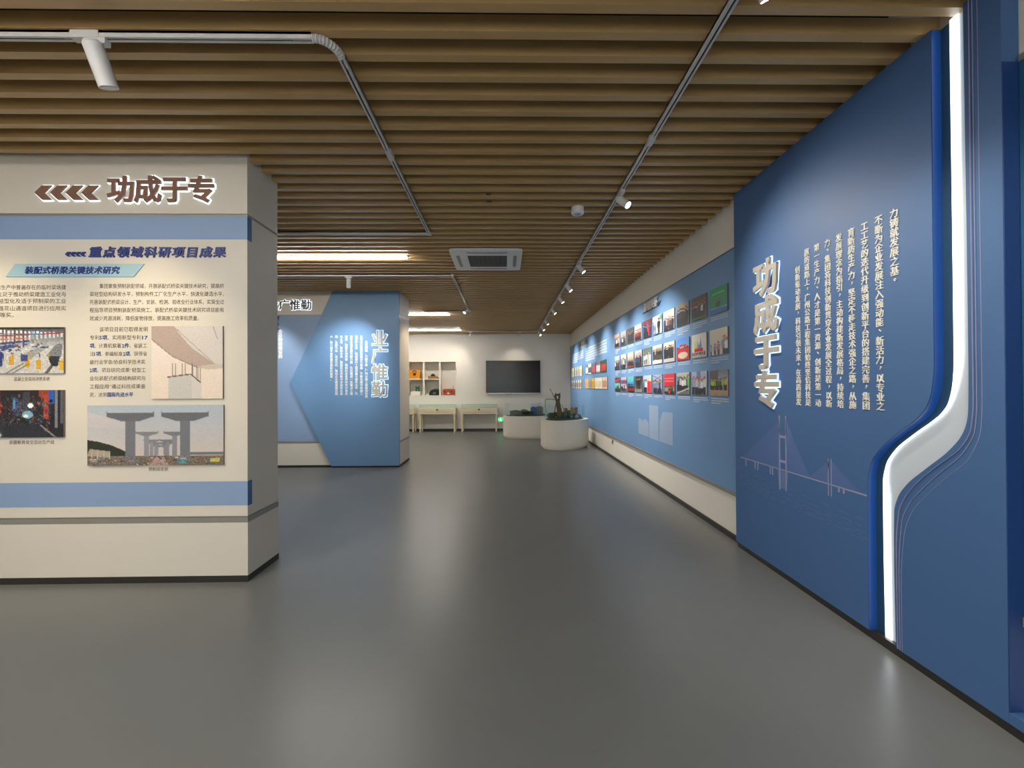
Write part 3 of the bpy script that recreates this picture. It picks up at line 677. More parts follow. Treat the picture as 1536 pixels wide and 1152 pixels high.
for k, c in enumerate('集团荣誉'):
    mb = MB(); glyphs(mb, c, (XM - 0.0145, 12.31 - 0.25 * k, 2.70), RW, 0.12, depth=0.004, bold=0.05, cx='em', res=1, sx=1.6)
    part(ts, 'character', mb, 'letter_dark')
for y0, y1, n in ((14.13, 12.04, 5), (11.71, 9.24, 6)):
    for q in range(n):
        mb = MB(); scribble(mb, y0, y1 if q < n - 1 else (y0 + y1) / 2, 2.505 - q * 0.062, 0.045, pp, rng); part(mural, 'text_line', mb, 'caption_ink')
def mini(cols, sd):
    c = Cv(10, 12, cols[0], sd); c.rect(.15, .3, .85, .8, cols[1]); c.noise(.06); return c
cream = (226, 216, 186); far_items = []
for j, (y1, w_) in enumerate(((14.1, .5), (13.35, .22), (13.0, .22), (12.6, .40))): far_items.append((y1, w_, 2.085, .285, (cream, (206, 186, 150)), 'cream certificate, upper row of the farthest group on the mural'))
for j, y1 in enumerate((14.1, 13.68, 13.27, 12.9, 12.55)): far_items.append((y1, .28, 1.68, .25, ((214, 208, 196), (150, 140, 128)), 'pale document, lower row of the farthest group on the mural'))
for j, (y1, w_, cl, lb) in enumerate(((11.63, .30, ((110, 116, 128), (226, 226, 230)), 'dark photo, first of the upper row in the second group'), (11.28, .40, ((214, 220, 228), (90, 96, 110)), 'pale photo, second of the upper row in the second group'), (10.78, .42, ((120, 110, 140), (200, 90, 90)), 'photo with red middle, third of the upper row in the second group'),
                                      (10.30, .45, ((150, 120, 130), (220, 224, 230)), 'red framed photo, fourth of the upper row in the second group'), (9.8, .53, ((60, 90, 80), (200, 70, 60)), 'dark green and red photo, nearest of the upper row in the second group'))):
    far_items.append((y1, w_, 2.078, .27, cl, lb))
for j, (y1, w_, cl, lb) in enumerate(((11.74, .5, ((200, 170, 130), (190, 160, 122)), 'tan document in the second group of the mural'), (11.22, .36, ((160, 154, 150), (146, 140, 136)), 'grey document in the second group of the mural'), (10.84, .36, ((222, 190, 84), (206, 160, 50)), 'yellow document in the second group of the mural'),
                                      (10.45, .80, ((232, 224, 204), (220, 206, 180)), 'wide cream document in the second group of the mural'), (9.63, .46, ((226, 206, 186), (196, 150, 130)), 'pinkish cream document nearest in the second group'))):
    far_items.append((y1, w_, 1.695, .26, cl, lb))
for j, (y1, w_, zt, h_, cl, lb) in enumerate(far_items):
    pos = ''
    if 'farthest group' in lb:
        kk = j if j < 4 else j - 4; pos = ', ' + ('first', 'second', 'third', 'fourth', 'fifth')[kk] + ' from the far wall'
    board('document_board', RW, (XM - .0005, y1, zt), w_, h_, mini(cl, 200 + j), 0.012, lb + pos, 'document', 'documents and photos at the far end of the mural')
mb = MB().box(XW - 0.010, XW - 0.001, 8.755, 8.86, 0.305, 0.39)
so = empty('wall_socket', (XW, 8.8, 0.3), 'small grey socket low on the right wall under the mural', 'socket')
part(so, 'face_plate', mb, 'silver'); part(so, 'outlet', MB().box(XW - 0.013, XW - 0.010, 8.775, 8.84, 0.32, 0.375), 'black_plastic')

# ================================================================ DARK BLUE FEATURE WALL WITH THE GLOWING GROOVE
XF = 2.14
def interp(tab):
    tab = sorted(tab); zs = np.array([t[0] for t in tab]); ys = np.array([t[1] for t in tab])
    h = np.diff(zs); d = np.diff(ys) / h; m = np.zeros(len(zs)); m[0] = d[0]; m[-1] = d[-1]
    for i in range(1, len(zs) - 1): m[i] = 0 if d[i - 1] * d[i] <= 0 else 2 * d[i - 1] * d[i] / (d[i - 1] + d[i])
    def f(z):
        i = int(np.clip(np.searchsorted(zs, z) - 1, 0, len(h) - 1)); t = (z - zs[i]) / h[i]
        return float((2 * t ** 3 - 3 * t ** 2 + 1) * ys[i] + (t ** 3 - 2 * t ** 2 + t) * h[i] * m[i] + (-2 * t ** 3 + 3 * t ** 2) * ys[i + 1] + (t ** 3 - t ** 2) * h[i] * m[i + 1])
    return f
E1 = interp([(3.4, 2.098), (1.6, 2.099), (1.467, 2.112), (1.38, 2.142), (1.323, 2.188), (1.242, 2.289), (1.138, 2.405), (1.045, 2.470), (.937, 2.493), (.7, 2.497), (.0, 2.497)])
E3 = interp([(3.4, 2.040), (1.62, 2.036), (1.514, 2.042), (1.412, 2.063), (1.355, 2.098), (1.319, 2.136), (1.24, 2.236), (1.138, 2.350), (1.038, 2.412), (.93, 2.432), (.7, 2.432), (0, 2.425)])
E4 = interp([(3.4, 1.952), (2.85, 1.949), (1.6, 1.944), (1.38, 1.947), (1.323, 1.954), (1.261, 1.976), (1.176, 2.038), (1.069, 2.15), (.964, 2.255), (.881, 2.308), (.795, 2.330), (.532, 2.333), (0, 2.326)])
L1 = interp([(3.4, 1.925), (1.428, 1.922), (1.295, 1.933), (1.2, 1.979), (1.098, 2.085), (.984, 2.197), (.882, 2.268), (.80, 2.300), (.6, 2.316), (0, 2.312)])
L2 = interp([(3.4, 1.910), (1.428, 1.907), (1.297, 1.915), (1.18, 1.966), (1.069, 2.069), (.96, 2.167), (.855, 2.243), (.758, 2.280), (.5, 2.300), (0, 2.298)])
L3 = interp([(3.4, 1.888), (1.43, 1.884), (1.3, 1.890), (1.162, 1.939), (1.052, 2.039), (.931, 2.145), (.826, 2.222), (.693, 2.266), (.45, 2.286), (0, 2.284)])
ZS = [3.2765, 2.8, 2.3, 1.9, 1.65] + [1.6 - 0.02 * i for i in range(0, 46)] + [.66, .6, .5, .4, .25, .053]
def ribbon(ya, yb, xf, xb, zs=ZS):
    """solid between curves ya(z) (near side) and yb(z) (far side), front xf, back xb"""
    mb = MB(); n = len(zs)
    for z in zs: mb.v += [(xf, ya(z), z), (xf, yb(z), z), (xb, yb(z), z), (xb, ya(z), z)]
    for i in range(n - 1):
        a = 4 * i; b = a + 4
        mb.f += [(a, b, b + 1, a + 1), (a + 1, b + 1, b + 2, a + 2), (a + 2, b + 2, b + 3, a + 3), (a + 3, b + 3, b, a)]
    mb.f += [(0, 1, 2, 3), (4 * n - 1, 4 * n - 2, 4 * n - 3, 4 * n - 4)]; mb.mi = [0] * len(mb.f)
    return mb
fe = empty('feature_wall', (2.18, 2.9, 0), 'deep blue feature wall at right, split by a glowing curved groove', 'wall panel')
XB = XW - 0.003
YE0, YE1 = 1.795, 3.943
CW = lambda z: 0.036 - 0.026 * max(0.0, min(1.0, (1.62 - z) / .22)) * max(0.0, min(1.0, (z - .86) / .2))   # the bright core narrows in the bend
part(fe, 'far_panel', ribbon(E1, lambda z: YE1, XF, XB), 'feature_blue')
part(fe, 'near_panel', ribbon(lambda z: YE0, L3, XF, XB), 'feature_blue')
part(fe, 'layer_strip', ribbon(lambda z: L3(z) + .0005, lambda z: L2(z), XF + 0.002, XB), 'feature_blue')
part(fe, 'layer_strip', ribbon(lambda z: L2(z) + .0005, lambda z: L1(z), XF + 0.004, XB), 'feature_blue')
part(fe, 'layer_strip', ribbon(lambda z: L1(z) + .0005, lambda z: E4(z), XF + 0.006, XB), 'feature_blue')
for Lf in (L1, L2, L3):
    part(fe, 'edge_line', ribbon(lambda z: Lf(z) - .0022, lambda z: Lf(z), XF - 0.0012, XF + .0105), 'pale_print', label='thin pale curved line')
part(fe, 'groove_edge', ribbon(lambda z: E1(z) - 0.003, lambda z: E1(z) - .0002, XF + 0.002, XB - 0.002), 'edge_blue', label='bright blue inner edge of the groove')
part(fe, 'groove_back', ribbon(lambda z: E3(z) + .0005, lambda z: E1(z) - 0.0035, 2.190, XB), 'recess_blue')
part(fe, 'light_strip', ribbon(lambda z: E3(z) - CW(z), lambda z: E3(z), 2.176, XB), 'led_core', label='white light strip')
part(fe, 'diffuser', ribbon(lambda z: E4(z) + .0005, lambda z: E3(z) - CW(z) - .0005, 2.184, XB), 'led_soft', label='pale lit diffuser')
part(fe, 'toe_kick', MB().box(2.158, XB, 1.2, 3.943, 0, 0.052), 'black_base')
part(fe, 'base_strip', MB().box(XF, XB, 1.2, YE0 - .001, 0.053, 0.10), 'feature_blue')
part(fe, 'end_cap', MB().box(XF + .001, XB, YE0 - 0.004, YE0 - .0005, 0.101, 2.885), 'end_blue')
def fpoly(name, pts, m, x=XF - 0.0008): return part(fe, name, MB().prism([(x, y, z) for y, z in pts], (0.0006, 0, 0)), m)
bp = 'pale_print'
fpoly('bridge_print', [(3.86, .842), (3.86, .85), (2.50, .847), (2.50, .837)], bp)
for ya, yb, z0, z1 in ((3.312, 3.296, .686, 1.262), (3.235, 3.222, .690, 1.264), (2.806, 2.798, .765, 1.010), (2.780, 2.772, .765, 1.013)):
    fpoly('bridge_print', [(ya, z0), (ya, z1), (yb, z1), (yb, z0)], bp)
for z in (1.09, .90): fpoly('bridge_print', [(3.296, z), (3.296, z + .02), (3.235, z + .02), (3.235, z)], bp)
fpoly('bridge_print', [(3.335, .836), (3.312, .70), (3.222, .70), (3.20, .836)], 'pale_print2', XF - .0006)
for yb in (3.78, 3.64, 3.60, 3.43, 3.40, 2.72, 2.68):
    fpoly('bridge_print', [(yb, .78 if yb > 3 else .81), (yb, .842), (yb - .014, .842), (yb - .014, .78 if yb > 3 else .81)], bp)
mbc = MB()
for yt_, zt_, span, n, zd in ((3.30, 1.24, .52, 13, .85), (3.23, 1.24, -.25, 13, .85), (2.80, 1.0, .18, 8, .85), (2.775, 1.0, -.22, 8, .85)):
    for i in range(n):
        t = (i + 1) / n; a = (yt_, zt_ - (1 - t) * 0.10 * (zt_ - zd) / .4); b = (yt_ + span * t, zd)
        mbc.prism([(XF - .0008, a[0], a[1]), (XF - .0008, b[0], b[1]), (XF - .0008, b[0] - .0030, b[1]), (XF - .0008, a[0] - .0030, a[1])], (.0005, 0, 0))
for pts in ([(3.30, 1.22), (3.30, .852), (3.82, .852)], [(3.228, 1.22), (2.985, .852), (3.228, .852)], [(2.80, .99), (2.80, .852), (2.98, .852)], [(2.775, .99), (2.57, .852), (2.775, .852)]):
    fpoly('cable_print', pts, 'fan_print', XF - .0004)
part(fe, 'cable_print', mbc, 'pale_print2')
mbw = MB()
for k, (za, zb) in enumerate(((.735, .69), (.69, .645), (.665, .62), (.645, .60), (.625, .585), (.60, .575))):
    y = 3.88
    while y > 2.52:
        L = rng.uniform(.02, .09); t = (3.88 - y) / 1.38; z = za + (zb - za) * t + rng.uniform(-.006, .006)
        mbw.poly([(XF - .0008, y, z - .0015), (XF - .0008, y, z + .0015), (XF - .0008, y - L, z + .0015), (XF - .0008, y - L, z - .0015)]); y -= L + rng.uniform(.01, .08)
part(fe, 'water_print', mbw, 'pale_print2', kind='stuff')
letter_sign(RW, [(c, (XF, 3.442, 2.382 - 0.3045 * k)) for k, c in enumerate('功成于专')], 0.305, 'letter_beige', 'halo_blue', 'title_sign',
            'tall column of large beige backlit letters on the deep blue feature wall', loc=(XF, 3.442, 1.32), depth=0.020, gap=0.006, bold=0.03, hb=0.055, hd=0.005, sx=1.08)
tx = empty('wall_lettering', (XF, 2.68, 1.33), 'nine vertical columns of small raised cream writing on the deep blue feature wall', 'lettering')
cols = ['创新驱动发展，科技引领未来。在高质量发', '展的道路上，广州公路工程集团始终坚信科技是', '第一生产力、人才是第一资源、创新是第一动', '力。集团将科技创新贯穿企业发展全过程，以新', '发展理念为指引，主动构建新发展格局，持续培',
        '育新质生产力，坚定不移走技术强企之路，从施', '工工艺的迭代升级到创新平台的搭建完善，集团', '不断为企业发展注入强动能、新活力，以专业之', '力铸就发展之基。']
gm = {}
for k, s in enumerate(cols):
    y = 3.078 - k * 0.0968; n = len(s); z0 = 2.441 if k else 2.342
    last = 1.377; pz = (z0 - last) / (n - 1) if k < 8 else 0.0532
    col = bpy.data.objects.new('text_column', None); C.objects.link(col); col.parent = tx; col.location = (XF - tx.location[0], y - tx.location[1], z0 - tx.location[2])
    for i, c in enumerate(s):
        if c not in gm:
            mb = MB(); glyphs(mb, c, (0, 0, 0), RW, 0.0545, depth=0.005, bold=0.004, cx='em', res=1); gm[c] = mesh_from('character', mb, 'letter_white')
        o = bpy.data.objects.new('character', gm[c]); C.objects.link(o); o.parent = col
        off = (0.018, 0.022) if c in '，。、' else (0, 0)
        o.location = (0, -off[0], -i * pz + off[1])
# neighbouring wall section nearer than the feature wall
sec = empty('photo_wall', (XM, 1.5, 0.5), 'teal wall panel at the right edge, nearer than the feature wall', 'wall panel')
part(sec, 'panel', MB().box(XM, XW - .001, 0.2, YE0 - .006, 0.507, 2.88), 'teal_blue')
part(sec, 'rail', MB().box(XM - .012, XW - .001, 0.2, YE0 - .006, 0.465, 0.506), 'grey_trim')
part(sec, 'rail', MB().box(XM - .004, XW - .001, 0.2, YE0 - .006, 2.881, 2.91), 'grey_trim')

# ================================================================ CEILING FITTINGS
zt0, zt1 = ZC - 0.034, ZC - 0.001
def track(root, a, b, w_=0.034):
    (x0, y0), (x1, y1) = a, b; h = w_ / 2; mb = MB()
    if abs(x0 - x1) > abs(y0 - y1):
        mb.box(min(x0, x1), max(x0, x1), y0 - h, y0 - h * .35, zt0, zt1).box(min(x0, x1), max(x0, x1), y0 + h * .35, y0 + h, zt0, zt1).box(min(x0, x1), max(x0, x1), y0 - h, y0 + h, zt1 - .012, zt1)
        c = MB().box(min(x0, x1) + .1, max(x0, x1) - .1, y0 - h * .34, y0 + h * .34, zt0 + .006, zt1 - .013)
    else:
        mb.box(x0 - h, x0 - h * .35, min(y0, y1), max(y0, y1), zt0, zt1).box(x0 + h * .35, x0 + h, min(y0, y1), max(y0, y1), zt0, zt1).box(x0 - h, x0 + h, min(y0, y1), max(y0, y1), zt1 - .012, zt1)
        c = MB().box(x0 - h * .34, x0 + h * .34, min(y0, y1) + .1, max(y0, y1) - .1, zt0 + .006, zt1 - .013)
    r = part(root, 'rail', mb, 'white_metal'); part(r, 'slot', c, 'black_plastic')
def cap(root, x, y, dx=.022, dy=.022, name='end_cap'): part(root, name, MB().box(x - dx, x + dx, y - dy, y + dy, zt0 - .004, zt1), 'white_metal')
tr = empty('lighting_track', (1.05, 7.0, ZC - .034), 'straight white lighting track along the right side of the ceiling', 'lighting track')
track(tr, (1.05, 0.4), (1.05, 3.0)); track(tr, (1.05, 3.06), (1.05, 6.0)); track(tr, (1.05, 6.06), (1.05, 13.55)); cap(tr, 1.05, 3.03, .02, .05, 'joint'); cap(tr, 1.05, 6.03, .02, .05, 'joint'); cap(tr, 1.05, 13.57)
tr = empty('lighting_track', (-2.0, 3.5, ZC - .034), 'white lighting track with a ribbed bend in front of the nearest partition', 'lighting track')
track(tr, (-5.5, 2.155), (-2.10, 2.155)); track(tr, (-2.06, 2.155), (-0.965, 2.155)); track(tr, (-0.865, 2.27), (-0.865, 3.20)); track(tr, (-0.865, 3.26), (-0.865, 4.90)); track(tr, (-2.9, 4.905), (-0.885, 4.905)); cap(tr, -0.865, 4.905); cap(tr, -.865, 3.23, .02, .06, 'joint'); cap(tr, -2.08, 2.155, .07, .02, 'joint')
mb = MB()
arc = [(-0.965 + 0.10 * math.sin(t), 2.27 - 0.115 * math.cos(t), ZC - .019) for t in np.linspace(0, math.pi / 2, 22)]
for i in range(21): mb.cyl(arc[i], arc[i + 1], 0.022 if i % 2 else 0.018, 0.018 if i % 2 else 0.022, 10)
part(tr, 'ribbed_bend', mb, 'white_metal', smooth=False)
tr = empty('lighting_track', (-1.8, 8.0, ZC - .034), 'white lighting track bent round in front of the farther partition', 'lighting track')
track(tr, (-5.5, 6.75), (-0.86, 6.75)); track(tr, (-0.83, 6.77), (-0.83, 9.96)); track(tr, (-1.9, 9.98), (-0.85, 9.98)); cap(tr, -.83, 6.75); cap(tr, -.83, 9.98)
tr = empty('lighting_track', (0, 13.6, ZC - .034), 'short white lighting track running across just before the far wall', 'lighting track')
track(tr, (-1.4, 13.62), (1.02, 13.62))
def spotlight(x, y, aim, label, lit=True, L=0.13, r=0.034, power=40, size=60, blend=.7, col=(1, .90, .74), side='x', group=None, rr=0.03, drop=0.085):
    root = empty('track_spotlight', (x, y, ZC - .034), label, 'spotlight', group)
    if side == 'x': ad = MB().box(x - .017, x + .017, y - .05, y + .05, zt0 - .030, zt0 - .001)
    else: ad = MB().box(x - .05, x + .05, y - .017, y + .017, zt0 - .030, zt0 - .001)
    part(root, 'adapter', ad, 'white_metal')
    p = Vector((x, y, zt0 - .03)); q = Vector((x, y, zt0 - drop)); d = (Vector(aim) - q).normalized()
    part(root, 'stem', MB().cyl(p, q, 0.009, seg=10), 'white_metal')
    a = q - d * L * .35; b = q + d * L * .65
    part(root, 'lamp_head', MB().cyl(a, a + d * .012, r * .8, r).cyl(a + d * .012, b, r, r, 24), 'white_metal', smooth=True)
    part(root, 'lens', MB().cyl(b + d * .0005, b + d * .002, r * .82, seg=20), 'lens' if lit else 'silver')
    if lit:
        ld = bpy.data.lights.new('spot_beam', 'SPOT'); ld.energy = power * SPOT; ld.spot_size = R(size); ld.spot_blend = blend; ld.color = col; ld.shadow_soft_size = rr
        lo = bpy.data.objects.new('spot_beam', ld); C.objects.link(lo); lo.parent = root
        lo.location = b + d * .01 - Vector(root.location); lo.rotation_euler = d.to_track_quat('-Z', 'Y').to_euler()
    return root
nm = ['nearest', 'second', 'third', 'fourth', 'fifth', 'sixth', 'seventh', 'farthest']
for i, y in enumerate((3.80, 5.95, 7.12, 8.12, 9.36, 11.0, 12.1, 13.3)):
    aim = (2.2, 2.75, 1.7) if i == 0 else (2.2, y - .1, 1.75)
    spotlight(1.05, y, aim, nm[i] + ' lit white spotlight on the right-hand ceiling track', power=(34 if i == 0 else 66), size=(100 if i == 0 else 80), blend=(1 if i == 0 else .85), col=(1, .95, .87), group='spotlights on the right track')
for y, a in ((1.9, (2.14, 2.5, 1.2)), (0.9, (2.14, 1.6, 1.3))): spotlight(1.05, y - 0.2, a, 'unseen spotlight on the right track overhead ' + ('nearer' if y < 1.5 else 'farther'), power=22, size=80)
spotlight(-2.03, 2.155, (-1.90, 2.6, 2.0), 'large white cylinder spotlight hanging from the track before the nearest partition', lit=False, L=0.20, r=0.042, side='y', drop=0.09)
WARM = (1, .84, .56)
for x, t in ((-2.75, -2.75), (-3.95, -3.95)):
    spotlight(x, 2.155, (t, 3.34, 1.55), 'warm spotlight on the left track above the nearest partition at ' + ('its right part' if x > -3 else 'its left part'), L=0.20, r=0.042, power=25, size=66, col=WARM, side='y', blend=.9)
spotlight(-2.46, 6.75, (-2.95, 8.0, 1.9), 'small white spotlight hanging before the farther partition', L=0.15, r=0.034, power=62, size=66, col=(.86, .95, 1), side='y', blend=.9)
spotlight(-4.5, 6.75, (-4.4, 8.05, 1.8), 'spotlight behind the nearest partition lighting the pale blue sheet', power=40, size=60, col=(.9, .96, 1), side='y')
spotlight(-0.83, 9.3, (-1.98, 8.5, 1.9), 'white spotlight on the short leg of the track by the air conditioner', power=40, size=60, col=(1, .80, .58), side='x')
spotlight(0.46, 13.62, (0.3, 14.5, 1.9), 'tiny white spotlight on the track before the far wall', power=8, size=80, side='y', L=.1)
spotlight(-1.1, 13.62, (-2.2, 14.5, 1.7), 'white spotlight over the niche shelves at the left end of the last track', power=14, size=90, side='y', L=.1)
def strip(x0, x1, y, label):
    root = empty('linear_light', ((x0 + x1) / 2, y, ZC - .02), label, 'ceiling light', 'linear ceiling lights')
    part(root, 'housing', MB().box(x0 - .006, x1 + .006, y - .052, y + .052, ZC - .012, ZC - .001), 'white_metal')
    part(root, 'diffuser', MB().box(x0, x1, y - .046, y + .046, ZC - .030, ZC - .0125), 'lamp')
strip(-4.9, -1.33, 5.80, 'long glowing linear ceiling light nearest the viewer, ending by the air conditioner')
strip(-4.9, -1.36, 10.42, 'glowing linear ceiling light just behind the farther partition')
strip(-4.9, -1.39, 13.30, 'glowing linear ceiling light nearest the far wall')
strip(-4.9, -1.33, 1.05, 'linear ceiling light overhead, out of view in front of the nearest partition')
strip(-4.9, 1.0, -2.0, 'added unseen linear ceiling light behind the viewer')  # this and the next strip are unseen lamps, added for brightness
strip(-4.9, 1.0, -3.6, 'added unseen linear ceiling light by the back wall')

ac = empty('ceiling_air_conditioner', (-0.245, 5.95, ZC - .03), 'square white cassette air conditioner set in the slatted ceiling', 'air conditioner')
def rrect(x0, x1, y0, y1, r, z, seg=5):
    pts = []
    for cx, cy, a0 in ((x1 - r, y1 - r, 0), (x0 + r, y1 - r, 90), (x0 + r, y0 + r, 180), (x1 - r, y0 + r, 270)):
        for i in range(seg + 1):
            t = R(a0 + 90 * i / seg); pts.append((cx + r * math.cos(t), cy + r * math.sin(t), z))
    return pts
ax0, ax1, ay0, ay1 = -0.722, 0.230, 5.475, 6.42
part(ac, 'panel', MB().prism(rrect(ax0, ax1, ay0, ay1, .07, ZC - .030), (0, 0, .029)), 'ac_white')
gx0, gx1, gy0, gy1 = -0.50, 0.03, 5.70, 6.22
part(ac, 'grille', MB().box(gx0, gx1, gy0, gy1, ZC - .0315, ZC - .0302), 'ac_dark', label='dark square intake grille')
for i in range(9): part(ac, 'grille_bar', MB().box(gx0 + .002, gx1 - .002, gy0 + .045 + i * .055, gy0 + .053 + i * .055, ZC - .035, ZC - .0316), 'model_grey')
for i in range(7): part(ac, 'grille_bar', MB().box(gx0 + .06 + i * .068, gx0 + .066 + i * .068, gy0 + .002, gy1 - .002, ZC - .0385, ZC - .0352), 'model_grey')
for b in ((gx0, gx1, 5.555, 5.60), (gx0, gx1, 6.30, 6.345), (-0.65, -0.605, gy0, gy1), (0.115, 0.16, gy0, gy1)):
    part(ac, 'air_outlet', MB().box(b[0], b[1], b[2], b[3], ZC - .0312, ZC - .0302), 'grey_trim')
dt = empty('ceiling_detector', (0.728, 4.23, ZC - .07), 'small round white detector on the slats left of the right track', 'detector')
part(dt, 'housing', MB().cyl((.728, 4.23, ZC - .001), (.728, 4.23, ZC - .058), .062, .064, 28).cyl((.728, 4.23, ZC - .058), (.728, 4.23, ZC - .068), .064, .052, 28), 'ac_white', smooth=True)
part(dt, 'sensor', MB().cyl((.728, 4.23, ZC - .0682), (.728, 4.23, ZC - .070), .03, .028, 20), 'silver')
for y, lb in ((3.925, 'nearer'), (4.08, 'farther')):
    solo('ceiling_clip', MB().box(-0.17, -0.125, y, y + .02, ZC - .004, ZC - .0005), 'black_plastic', lb + ' of two tiny black clips on the slats above the air conditioner', 'clip', 'black clips on the slats')

# ================================================================ FAR WALL: television, niche, tables, sign
tv = empty('television', (0.265, 14.47, 1.23), 'large black television mounted on the far wall', 'television')
part(tv, 'body', MB().box(-.655, 1.185, 14.44, 14.498, 1.235, 2.372), 'black_plastic')
part(tv, 'screen', MB().box(-.64, 1.17, 14.437, 14.4395, 1.29, 2.355), 'screen')
part(tv, 'lower_bezel', MB().box(-.655, 1.185, 14.434, 14.4395, 1.237, 1.282), 'silver')
part(tv, 'stand_foot', MB().box(.0, .2, 14.43, 14.4335, 1.237, 1.25), 'black_plastic')
sh = empty('niche_shelf', (-3.0, 14.68, NZ0), 'white shelf dividers built into the niche in the far wall', 'shelf')
for x in (-2.768, -2.222, -3.32, -3.87): part(sh, 'upright', MB().box(x - .024, x + .024, 14.502, 14.855, NZ0 + .0005, NZ1 - .0005), 'cabinet_white')
for a, b in ((-3.295, -2.793), (-2.743, -2.247), (-3.845, -3.345)): part(sh, 'shelf_board', MB().box(a, b, 14.504, 14.855, 1.745, 1.768), 'cabinet_white')
fr_ = MB().box(NX0, NX1, 14.49, 14.4995, NZ1, NZ1 + .018).box(NX0, NX1, 14.49, 14.4995, NZ0 - .018, NZ0).box(NX1, NX1 + .018, 14.49, 14.4995, NZ0 - .018, NZ1 + .018)
part(sh, 'frame', fr_, 'cabinet_white')
def zbox(root, name, x0, x1, y0, y1, z0, z1, m): return part(root, name, MB().box(x0, x1, y0, y1, z0, z1), m)
g = 'exhibits in the wall niche'
o = empty('instrument_case', (-3.08, 14.66, 1.769), 'yellow instrument case on the upper niche shelf at left', 'case', g)
mb = MB().prism([(-3.27, 14.56, 1.769), (-2.91, 14.56, 1.769), (-2.90, 14.56, 2.05), (-2.93, 14.56, 2.085), (-3.24, 14.56, 2.085), (-3.27, 14.56, 2.05)], (0, .2, 0)); part(o, 'body', mb, 'yellow_case')
zbox(o, 'clasp', -3.13, -3.05, 14.548, 14.558, 1.89, 1.97, 'black_plastic'); part(o, 'strap', MB().tube([(-3.13, 14.553, 1.97), (-3.16, 14.553, 2.02), (-3.09, 14.553, 2.06), (-3.02, 14.553, 2.02), (-3.05, 14.553, 1.97)], .01), 'black_plastic')
zbox(o, 'clasp', -2.905, -2.885, 14.62, 14.70, 1.96, 2.01, 'black_plastic')
o = empty('wooden_box', (-2.45, 14.66, 1.769), 'flat tan wooden box on the middle upper niche shelf', 'box', g)
zbox(o, 'body', -2.63, -2.33, 14.56, 14.76, 1.769, 1.835, 'tan_wood'); zbox(o, 'lid', -2.637, -2.323, 14.553, 14.767, 1.836, 1.858, 'tan_wood'); zbox(o, 'drawer_knob', -2.322, -2.27, 14.64, 14.66, 1.79, 1.815, 'black_plastic')
o = empty('old_camera', (-2.48, 14.66, 1.859), 'small black camera standing on the tan wooden box', 'camera', g)
zbox(o, 'body', -2.545, -2.41, 14.63, 14.69, 1.859, 1.925, 'black_plastic'); part(o, 'lens_barrel', MB().cyl((-2.478, 14.59, 1.885), (-2.478, 14.629, 1.885), .026, seg=16), 'black_plastic'); zbox(o, 'viewfinder', -2.50, -2.455, 14.635, 14.68, 1.926, 1.95, 'black_plastic')
o = empty('white_stand', (-3.05, 14.66, NZ0), 'small white display block in the lower left niche', 'stand', g); zbox(o, 'block', -3.215, -2.895, 14.56, 14.76, NZ0 + .001, 1.35, 'cabinet_white')
o = empty('survey_instrument', (-3.01, 14.66, 1.351), 'green survey instrument standing on the small white block', 'instrument', g)
zbox(o, 'base', -3.075, -2.94, 14.60, 14.72, 1.351, 1.38, 'green_dev'); zbox(o, 'arm', -3.07, -3.045, 14.63, 14.69, 1.381, 1.54, 'green_dev'); zbox(o, 'arm', -2.97, -2.945, 14.63, 14.69, 1.381, 1.54, 'green_dev'); part(o, 'telescope', MB().cyl((-3.008, 14.58, 1.46), (-3.008, 14.74, 1.46), .034, seg=14), 'green_dev')
o = empty('radio_set', (-2.41, 14.66, NZ0), 'black radio set with rounded shoulders in the lower middle niche', 'radio', g)
mb = MB().prism([(-2.60, 14.58, NZ0 + .001), (-2.265, 14.58, NZ0 + .001), (-2.265, 14.58, 1.40), (-2.50, 14.58, 1.405), (-2.55, 14.58, 1.37), (-2.60, 14.58, 1.30)], (0, .18, 0)); part(o, 'body', mb, 'black_plastic')
zbox(o, 'label_plate', -2.47, -2.37, 14.574, 14.579, 1.25, 1.31, 'model_grey'); zbox(o, 'handle', -2.45, -2.29, 14.64, 14.67, 1.406, 1.43, 'black_plastic')
o = solo('white_card', MB().box(-2.70, -2.62, 14.56, 14.62, NZ0 + .001, 1.245), 'cabinet_white', 'small white card block beside the black radio set', 'card', g)
o = empty('leather_case', (-1.94, 14.66, NZ0), 'reddish brown leather case in the right-hand niche', 'case', g)
mb = MB().prism([(-2.125, 14.57, NZ0 + .001), (-1.745, 14.57, NZ0 + .001), (-1.735, 14.57, 1.38), (-1.76, 14.57, 1.425), (-2.10, 14.57, 1.425), (-2.135, 14.57, 1.38)], (0, .18, 0)); part(o, 'body', mb, 'leather')
part(o, 'flap', MB().box(-2.13, -1.74, 14.560, 14.568, 1.325, 1.41), 'leather')
for x in (-2.06, -1.83): part(o, 'buckle', MB().cyl((x, 14.548, 1.33), (x, 14.559, 1.33), .025, seg=12), 'black_plastic')
zbox(o, 'tag', -1.985, -1.905, 14.553, 14.559, 1.25, 1.30, 'model_white'); part(o, 'antenna', MB().cyl((-1.79, 14.66, 1.4255), (-1.79, 14.66, 1.54), .006, seg=8), 'black_plastic')

